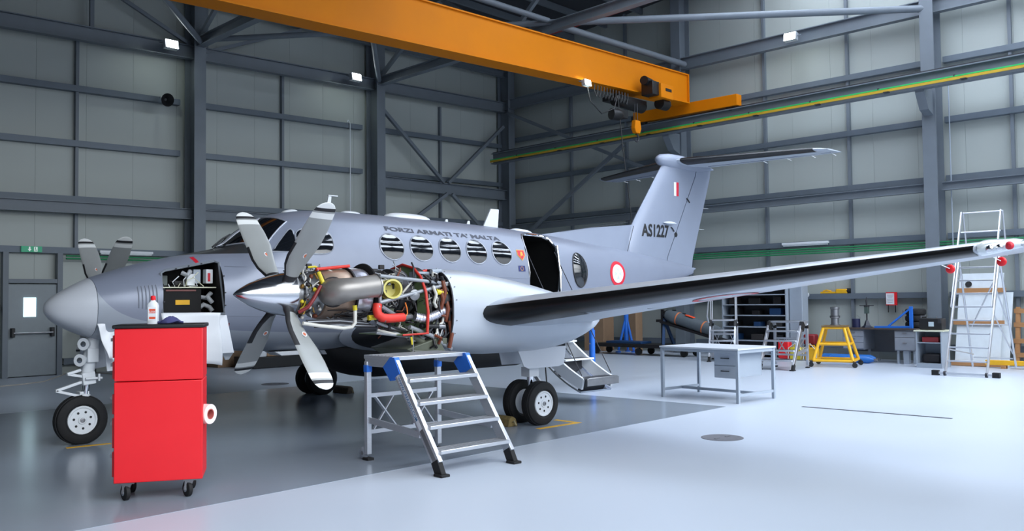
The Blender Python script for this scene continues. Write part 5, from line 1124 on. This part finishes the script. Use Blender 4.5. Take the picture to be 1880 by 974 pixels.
# desk with two drawer pedestals
dk = bt_('desk', 'long grey desk with two drawer pedestals against the end wall', 'desk', HW(16.75, -3.42, 0)); DL = 1.72
q = MB(); q.box((.36, DL/2, .795), (.78, DL+.06, .035)); q.obj('desk_top', mat('dark_desk_top', (72,62,58), .5, 0, .1, 5), dk, bevel=.004)
for y0_, w_, z0_, nd in ((1.18, .50, .30, 3), (.02, .46, .30, 2)):
    pd = MB(); pd.box((.36, y0_+w_/2, (z0_+.775)/2), (.66, w_, .775-z0_)); pd = pd.obj('drawer_pedestal', mat('pedestal_grey', (126,132,142), .45), dk, bevel=.004)
    for k in range(nd):
        h_ = (.775-z0_-.04)/nd if nd == 3 else (.15, .29)[k]; zc = .755-sum(((.775-z0_-.04)/nd if nd == 3 else (.15, .29)[i]) for i in range(k))-h_/2
        q = MB(); q.box((.024, y0_+w_/2, zc), (.014, w_-.03, h_-.012)); q.obj('drawer_front', mat('drawer_front_grey', (146,152,162), .4), pd, bevel=.003); q = MB(); q.box((.01, y0_+w_/2, zc+.02), (.016, .09, .018)); q.obj('drawer_handle', STEELB, pd, smooth=0)
for y in (.06, .42, 1.24, 1.62): q = MB(); q.box((.1 if y < .5 else .5, y, .15), (.05,.05,.3)); q.obj('leg', GREYP, dk, smooth=0)
for y in (.12,): q = MB(); q.box((.12, y+.12, .15), (.12,.12,.3)); q.obj('front_leg', GREYP, dk, smooth=0)
q = MB(); q.box((.70, DL/2, .5), (.02, DL-.1, .55)); q.obj('modesty_panel', mat('panel_grey', (104,108,114), .5), dk, smooth=0)
def deskp(px, uoff=.3): c = on_u(px, 600, 16.75+uoff); return HW(16.75+uoff, c.dot(E2), .813)
pc = bt_('paint_can', 'dark blue paint can at the left end of the desk', 'can', deskp(1572)); q = MB(); q.lathe([(0,.09),(.005,.095),(.2,.095),(.205,.088),(.2,.08)], n=20); q.obj('can', mat('can_blue', (34,38,74), .4), pc); q = MB(); q.tube([(-.0,.09,.17),(0,.1,.24),(0,0,.3),(0,-.1,.24),(0,-.09,.17)], .005, 6); q.obj('wire_handle', STEELB, pc)
dp = bt_('hand_press', 'dark hand press with a cross lever standing on the desk', 'press', deskp(1592)); q = MB(); q.lathe([(0,.13),(.012,.13),(.05,.08),(.17,.03),(.18,.02)], n=4); q.obj('base', mat('press_blue_black', (38,44,60), .45), dp, smooth=0); q = MB(); q.tube([(0,0,.15),(0,0,.66)], .018, 10); q.tube([(0,0,.66),(0,0,.72)], .012, 8); q.obj('column', DSTEEL, dp); q = MB(); q.box((0,0,.41), (.1,.09,.16)); q.obj('press_head', mat('press_green', (70,86,82), .45), dp, bevel=.01); q = MB(); q.box((0,0,.51), (.11,.1,.05)); q.obj('collar', DSTEEL, dp, bevel=.006); q = MB(); q.tube([(0,-.17,.52),(0,.17,.52)], .01, 8); q.obj('cross_lever', DSTEEL, dp)
bj = bt_('lifting_arm', 'bright blue triangular lifting arm lying on the desk', 'lifting arm', deskp(1675,.1)); 
for n_, a, b, w_ in (('upright',(0,.02,0),(0,.02,.5),.07),('base_beam',(0,0,.03),(0,.85,.02),.05),('strut',(0,.05,.44),(0,.55,.03),.04)): q = MB(); q.bar(a, b, w_, w_); q.obj(n_, BLUEP, bj, smooth=0, bevel=.005)
q = MB(); q.tube([(0,.2,.42),(0,.22,.25),(0,.19,.14),(0,.17,.3),(0,.19,.4)], .006, 6); q.obj('chain', STEELB, bj)
for k in range(3):
    tr = MB(); tire(tr, (0,0,0), .225, .146); tr = tr.obj('spare_tire', RUBBER); tr.location = HW(17.2, -3.28, .8135+.074+.1475*k); tr.rotation_euler = (math.pi/2, 0, HA)
    tag(tr, ('lowest black tire of the stack of three on the desk', 'middle black tire of the stack of three on the desk', 'topmost black tire of the stack of three on the desk')[k], 'tire', 'stacked spare tires')
# open shelf cabinet with a black case on top
c = on_u(1707, 640, 16.0).dot(E2); oc = bt_('open_cabinet', 'low open grey cabinet with cream top beside the ladder', 'cabinet', HW(16.0, -4.2, 0)); OW = .52
for y in (.01, OW-.01): q = MB(); q.box((.27, y, .39), (.54,.02,.78)); q.obj('side_panel', GREYP, oc, smooth=0)
q = MB(); q.box((.53, OW/2, .39), (.02, OW, .78)); q.obj('back_panel', GREYP, oc, smooth=0)
for z in (.09, .54): q = MB(); q.box((.27, OW/2, z), (.52, OW-.04, .02)); q.obj('shelf', GREYP, oc, smooth=0)
q = MB(); q.box((.01, OW/2, .045), (.02, OW-.04, .09)); q.obj('kick_plate', GREYP, oc, smooth=0); q = MB(); q.box((.27, OW/2, .795), (.6, OW+.08, .03)); q.obj('cabinet_top', CREAM, oc, bevel=.004)
q = MB(); q.box((0,0,.055), (.3,.34,.11)); q = q.obj('parts_tray', mat('dull_red_box', (140,38,44), .5), bevel=.01); q.location = HW(16.22, -3.95, .55); q.rotation_euler=(0,0,HA); tag(q, 'dull red box on the shelf of the low open cabinet', 'box')
q = MB(); q.box((0,0,.1), (.3,.36,.2)); q = q.obj('black_bundle', SOOT, bevel=.04); q.location = HW(16.25, -3.95, .10); q.rotation_euler=(0,0,HA); tag(q, 'black bundle at the bottom of the low open cabinet', 'bundle')
bc = bt_('equipment_case', 'black equipment case with a white label on the low cabinet', 'case', HW(16.25, -3.95, .81)); q = MB(); q.box((0,0,.13), (.3,.46,.25)); q.obj('case_body', BLACKP, bc, bevel=.015); q = MB(); q.box((-.152,-.02,.13), (.004,.11,.1)); q.obj('label', mat('pale_label', (190,206,214), .5), bc, smooth=0); q = MB(); q.tube([(-.1,.2,.26),(-.1,.2,.3),(-.1,-.12,.3),(-.1,-.12,.26)], .012, 8); q.obj('handle', STEELB, bc); q = MB(); q.box((-.1,-.19,.2), (.12,.07,.1)); q.obj('latch', DSTEEL, bc, bevel=.006)
# notice, clock-like disc and tow bar on the end wall girts
nt_ = bt_('notice_board', 'white notice in a red frame on the end wall above the desk', 'notice', on_u(1637, 548, UE-.19)); q = MB(); q.box((0,0,0), (.03,.26,.32)); q.obj('frame', REDP, nt_, smooth=0); q = MB(); q.box((-.017,.03,.0), (.004,.19,.27)); sheet = q.obj('sheet', WHT, nt_, smooth=0)
for k in range(6): q = MB(); q.box((-.0195,.03,.09-.035*k), (.001,.15-.02*(k%3),.008)); q.obj('print_line', mat('print_grey', (150,150,156), .6), sheet, smooth=0)
for dy in (-.09,.08): q = MB(); q.box((-.01,dy,-.24), (.012,.018,.18)); q.obj('clip', BLACKP, nt_, smooth=0)
ds = bt_('wall_disc', 'small round white dial on the end wall girt', 'dial', on_u(1481, 541, UE-.19)); q = MB(); q.lathe([(0,.07),(.02,.07),(.024,.06)], (0,0,0), (-1,0,0), 20); q.obj('dial_face', WHITEP, ds); q = MB(); q.box((-.027,0,.01), (.004,.01,.04)); q.obj('pointer', DBLUE, ds, smooth=0)
tw = bt_('tow_bar_head', 'yellow tow bar head resting on the end wall girt', 'tow bar', HW(UE-.10, on_u(1532, 535, UE-.1).dot(E2), 1.48+.145)); q = MB(); q.bar((0,.36,.03), (0,-.1,.03), .07, .05); q.obj('bar', YELLOW, tw, bevel=.01); q = MB(); q.box((0,-.2,.06), (.12,.3,.12)); q.obj('head', YELLOW, tw, bevel=.02); q = MB(); q.lathe([(-.05,.06),(.05,.06)], (0,-.38,.07), (0,1,0), 14); q.obj('eye', BLACKP, tw); q = MB(); q.tube([(0,.3,.06),(0,.2,.09),(0,.08,.06)], .02, 8); q.obj('lever', YELLOW, tw)
# tall mobile ladder
ld = bt_('mobile_ladder', 'tall aluminium mobile ladder with stabiliser bar under the wing tip', 'ladder', HW(14.38, -5.5, 0)); LW = .74
top = 3.28
for y in (0, LW):
    q = MB(); q.bar((0, y, .03), (1.05, y-.02, 2.38), .03, .075, up=(-1,0,.4)); q.obj('ladder_stile', ALU, ld, bevel=.004)
    q = MB(); q.bar((.58, y+.03, 1.32), (1.42, y+.03, top), .028, .065, up=(-1,0,.4)); q.obj('upper_stile', ALU, ld, bevel=.004)
    q = MB(); q.tube([(1.05, y, 2.36), (1.9, y-.04 if y == 0 else y+.04, .06)], .022, 8); q.obj('rear_leg', ALU, ld)
    q = MB(); q.tube([(1.42, y, top), (1.62, y, 2.35)], .018, 8); q.obj('guard_post', ALU, ld)
    q = MB(); q.lathe([(-.02,.045),(.02,.045)], (-.02, y, .045), (0,1,0), 14); q.obj('foot_wheel', DSTEEL, ld)
for k in range(9): 
    z = .28+.262*k; x = 1.05*(z-.03)/2.35; q = MB(); q.box((x, LW/2, z), (.045, LW-.04, .032)); q.obj('rung', ALU, ld, bevel=.004)
q = MB(); q.box((1.3, LW/2, 2.38), (.55, LW, .035)); q.obj('ladder_platform', ALU, ld, bevel=.004)
for z in (top-.02, 2.85): q = MB(); q.tube([(1.42-(top-z)*.42, 0, z), (1.42-(top-z)*.42, LW, z)], .017, 8); q.obj('guard_rail', ALU, ld)
q = MB(); q.box((-.02, LW/2, .05), (.05, 1.08, .045)); sbb = q.obj('stabiliser_bar', ALU, ld, bevel=.004)
for y in (LW/2-.54, LW/2+.54): q = MB(); q.box((-.02, y, .05), (.1,.13,.1)); q.obj('rubber_foot', RUBBER, sbb, bevel=.008)
for a, b in (((1.15,0,2.1),(1.78,LW,.9)),((.55,0,1.2),(1.85,0,.35)),((1.1,0,2.2),(1.5,0,1.3)),((.75,0,1.7),(1.6,0,.95)),((1.85,0,.25),(1.85,LW,.25)),((1.62,0,.95),(1.62,LW,.95)),((.25,LW,.5),(1.82,LW,.32))): q = MB(); q.tube([a, b], .014, 8); q.obj('ladder_brace', ALU, ld)
# white panels leaning on the wall, pallet and yellow beam
for k, (u_, du_, v0_, v1_, H_, lab) in enumerate(((17.0, .55, -5.05, -4.15, 2.03, 'large white panel with wooden battens leaning on the end wall'), (17.12, .5, -5.2, -4.35, 1.6, 'second white panel leaning behind the battened panel'))):
    wp = bt_('leaning_board', lab, 'panel', HW(u_, v0_, 0)); q = MB(); L_ = v1_-v0_; q.prism([(0,0,.02),(0,L_,.02),(du_,L_,H_),(du_,0,H_)], (.04,0,.01)); q.obj('board', mat('white_board', (206,214,220), .5), wp, smooth=0)
    if k == 0:
        for z in (1.66, .95, .06): x = du_*(z-.02)/H_; q = MB(); q.box((x-.03, L_/2, z), (.05, L_+.12, .1)); q.obj('batten', WOOD, wp, smooth=0)
        q = MB(); q.lathe([(0,.07),(.004,.07)], (du_*.88-.012, L_*.78, 1.8), (-1,0,.27), 16); q.obj('hole', BLK, wp)
pl = bt_('wooden_pallet', 'wooden pallet leaning upright against the end wall at the right', 'pallet', HW(17.35, -6.05, 0), rz=HA)
for z in (.25, .55, .9, 1.2): q = MB(); q.box((.1+.2*z/1.2, .45, z), (.022, .8, .1)); q.obj('slat', WOOD, pl, smooth=0)
for y in (.12, .45, .78): q = MB(); q.bar((.15, y, .02), (.37, y, 1.28), .08, .09, up=(-1,0,0)); q.obj('bearer', WOOD, pl, smooth=0)
yb = bt_('beam', 'long yellow steel beam lying on the floor by the ladder', 'beam', HW(16.75, -7.5, 0)); q = MB(); q.box((0, 1.3, .12), (.12, 2.7, .1)); q.obj('beam_body', YELLOW, yb, bevel=.006)
for y in (.2, 2.3): q = MB(); q.box((0, y, .035), (.2,.08,.07)); q.obj('support_block', WOOD, yb, smooth=0)
# ------------------------------------------------------------------ things beyond the tail: pod on a cradle, blue stands, boxes
dl = bt_('pod_trolley', 'dark low trolley with blue end frame carrying the grey pod', 'trolley', HW(15.9, 2.2, 0))
q = MB(); q.box((.35, 1.4, .26), (.7, 3.0, .1)); q.box((.35, 1.95, .33), (.5, 1.2, .08), mi=1); q.obj('trolley_bed', [SOOT, DBLUE], dl, bevel=.01)
for x in (.05, .65):
    for y in (-.05, 1.4, 2.85): q = MB(); q.lathe([(-.035,.1),(.035,.1)], (x, y, .105), (1,0,0), 16); cw = q.obj('castor', RUBBER, dl); q = MB(); q.box((x, y, .19), (.05,.03,.1)); q.obj('castor_fork', STEELB, cw, smooth=0)
for x in (.1, .6): q = MB(); q.bar((x, .62, .3), (.35, .75, 1.0), .07, .07); q.obj('end_frame', DBLUE, dl, smooth=0)
q = MB(); q.box((.35, .8, .95), (.5,.1,.07)); q.bar((.35,.8,.3),(.35,.8,1.25),.07,.07); q.bar((.35,.8,.92),(.35,-1.2,.42),.3,.06); q.bar((.35,-1.1,.3),(.35,-1.1,.45),.3,.06); q.obj('cradle', SOOT, dl, smooth=0)
pod = thing('sensor_pod', 'grey cylindrical pod with orange straps on the dark trolley', 'pod', HW(15.9, 2.2, 0), HA)
A_, B_ = Vector((.35,.72,1.13)), Vector((.35,-1.0,.62)); ax = (B_-A_); L_ = ax.length; ax.normalize()
q = MB(); q.lathe([(0,.06),(.03,.11),(.14,.15),(.3,.17),(L_-.4,.17),(L_-.2,.16),(L_-.05,.15),(L_,.05)], A_, ax, 24); q.obj('pod_body', mat('pod_grey', (92,100,106), .5), pod)
q = MB(); q.lathe([(-.06,.05),(.04,.13),(.06,.13)], A_, ax, 20); q.obj('nose_cap', BLACKP, pod)
for s_ in (.42, L_-.55): q = MB(); q.lathe([(s_,.172),(s_+.01,.178),(s_+.03,.178),(s_+.04,.172)], A_, ax, 24, cap=False); q.obj('strap', mat('orange_strap', (210,120,70), .6), pod)
for s_ in (.3, .62, L_-.35): q = MB(); p = A_+ax*s_+Vector((0,0,.175)); q.box(p, (.05,.1,.04)); q.obj('lug', BLACKP, pod, smooth=0)
q = MB(); q.box((A_+ax*.85+Vector((-.05,0,.18))), (.12,.26,.025), R=Matrix.Rotation(.29,3,'X')); q.obj('orange_flag', mat('flag_orange', (244,84,44), .6), pod, bevel=.01)
def tripod(u_, v_, h_, label):
    t = bt_('jack_stand', label, 'jack', HW(u_, v_, 0))
    q = MB(); q.tube([(0,0,.25),(0,0,h_)], .07, 14); q.obj('jack_body', BLUEP, t); q = MB(); q.tube([(0,0,h_),(0,0,h_+.25)], .035, 12); q.lathe([(h_+.25,.05),(h_+.29,.05)], n=12); q.obj('ram', DSTEEL, t)
    for k in range(3): a = 2*math.pi*k/3+.5; q = MB(); q.tube([(0,0,h_*.85),(.26*math.cos(a),.26*math.sin(a),.05)], .035, 10); q.lathe([(0,.08),(.03,.08)], (.26*math.cos(a),.26*math.sin(a),0), n=14); q.obj('leg', BLUEP, t)
tripod(16.98, 4.75, 1.25, 'blue tripod jack beside the tall cardboard box near the corner')
def carton(px, py, u_, w_, h_, label, m_=CARD):
    c = on_u(px, py, u_); q = MB(); q.box((0,0,h_/2), (w_*.8, w_, h_)); o = q.obj('cardboard_box', m_, bevel=.008); o.location = HW(u_, c.dot(E2), 0); o.rotation_euler = (0,0,HA+rnd(-.1,.1)); return tag(o, label, 'box')
carton(1100, 620, 17.2, .7, 1.15, 'tall brown cardboard box behind the airstair'); carton(1164, 620, 17.55, .4, 1.3, 'brown board leaning in the corner behind the blue jack')
# under the fuselage, along the back wall
def vbox(px, v_, w_, d_, h_, label, m_=CARD, z=0.0): 
    c = on_v(px, 660, v_); q = MB(); q.box((0,0,h_/2), (w_, d_, h_)); o = q.obj('cardboard_box', m_, bevel=.008); o.location = HW(c.dot(E1), v_, z); o.rotation_euler = (0,0,HA); return tag(o, label, 'box')
pt = bt_('storage_platform', 'low black platform under the cardboard boxes by the back wall', 'platform', HW(on_v(505, 670, 8.6).dot(E1), 8.6, 0)); q = MB(); q.box((.15,0,.14), (2.0,.9,.26)); q.obj('platform_body', BLACKP, pt, bevel=.01)
vbox(512, 8.5, .95, .5, .42, 'brown cardboard box on the black platform under the fuselage', z=.275)
wb = thing('white_drum', 'white plastic drum beside the cardboard box under the fuselage', 'drum', HW(on_v(474, 660, 8.4).dot(E1), 8.4, .275)); q = MB(); q.lathe([(0,.19),(.02,.2),(.36,.21),(.38,.215),(.4,.21)], n=24); q.obj('drum_body', WHITEP, wb); q = MB(); q.lathe([(.4,.2),(.42,.2)], n=24); q.obj('lid', WHITEP, wb)
vbox(420, 9.6, .9, .6, .75, 'large brown cardboard box by the back wall below the nose')
bb = thing('waste_bin', 'dark blue plastic bin standing by the back wall', 'bin', HW(on_v(420, 660, 9.6).dot(E1)+.80, 9.6, 0)); q = MB(); q.lathe([(0,.2),(.5,.26),(.52,.28),(.54,.28),(.54,.25),(.05,.19)], n=24); q.obj('bin_body', DBLUE, bb); q = MB(); q.lathe([(.44,.262),(.47,.266)], n=24); q.obj('bin_rim', BLUEP, bb)
vbox(575, 9.3, .5, .4, .3, 'small dark carton right of the black platform', BLACKP)
# hose reel and cable by the personnel door
hr = thing('hose_coil', 'black coiled hose hanging on the back wall beside the door', 'hose', HW(3.95, VB-.62, 0), HA)
for k in range(6): q = MB(); r_ = .27+.02*(k % 3); q.tube([(r_*math.cos(t)*.85, -.03*k, .82+r_*1.25*math.sin(t)) for t in np.linspace(0, 2*math.pi, 29)[:-1]], .022, 8, closed=True); q.obj('hose_turn', RUBBER, hr)
q = MB(); q.box((0,.1,1.16), (.3,.3,.14)); q.box((0,.16,.2), (.22,.2,.4)); q.tube([(0,.12,.3),(0,.12,1.2)], .03, 8); q.obj('hose_stand', BLACKP, hr, bevel=.02)
cp = thing('air_compressor', 'dark blue compressor on the floor behind the nose gear', 'compressor', HW(5.0, 9.4, 0), HA); q = MB(); q.lathe([(-.5,.05),(-.45,.2),(.45,.2),(.5,.05)], (0,0,.38), (1,0,0), 22); q.obj('tank', mat('navy_paint', (34,40,84), .4), cp); q = MB(); q.box((0,0,.72), (.5,.32,.3)); q.obj('motor', BLACKP, cp, bevel=.03)
for x in (-.35,.35): q = MB(); q.lathe([(-.04,.12),(.04,.12)], (x,-.18,.12), (0,1,0), 16); q.lathe([(-.04,.12),(.04,.12)], (x,.18,.12), (0,1,0), 16); q.obj('wheel', RUBBER, cp)
pts = [on_floor(0,710), on_floor(40,706), on_floor(80,701), on_floor(112,690), on_floor(128,682)]
q = MB(); q.tube([(p.x, p.y, .012) for p in pts]+[(HW(4.3,9.2).x, HW(4.3,9.2).y, .012), (HW(4.7,9.35).x, HW(4.7,9.35).y, .15)], .012, 8); o = q.obj('floor_cable', mat('pale_cable', (186,180,170), .6)); tag(o, 'pale cable trailing across the floor behind the nose wheel', 'cable')
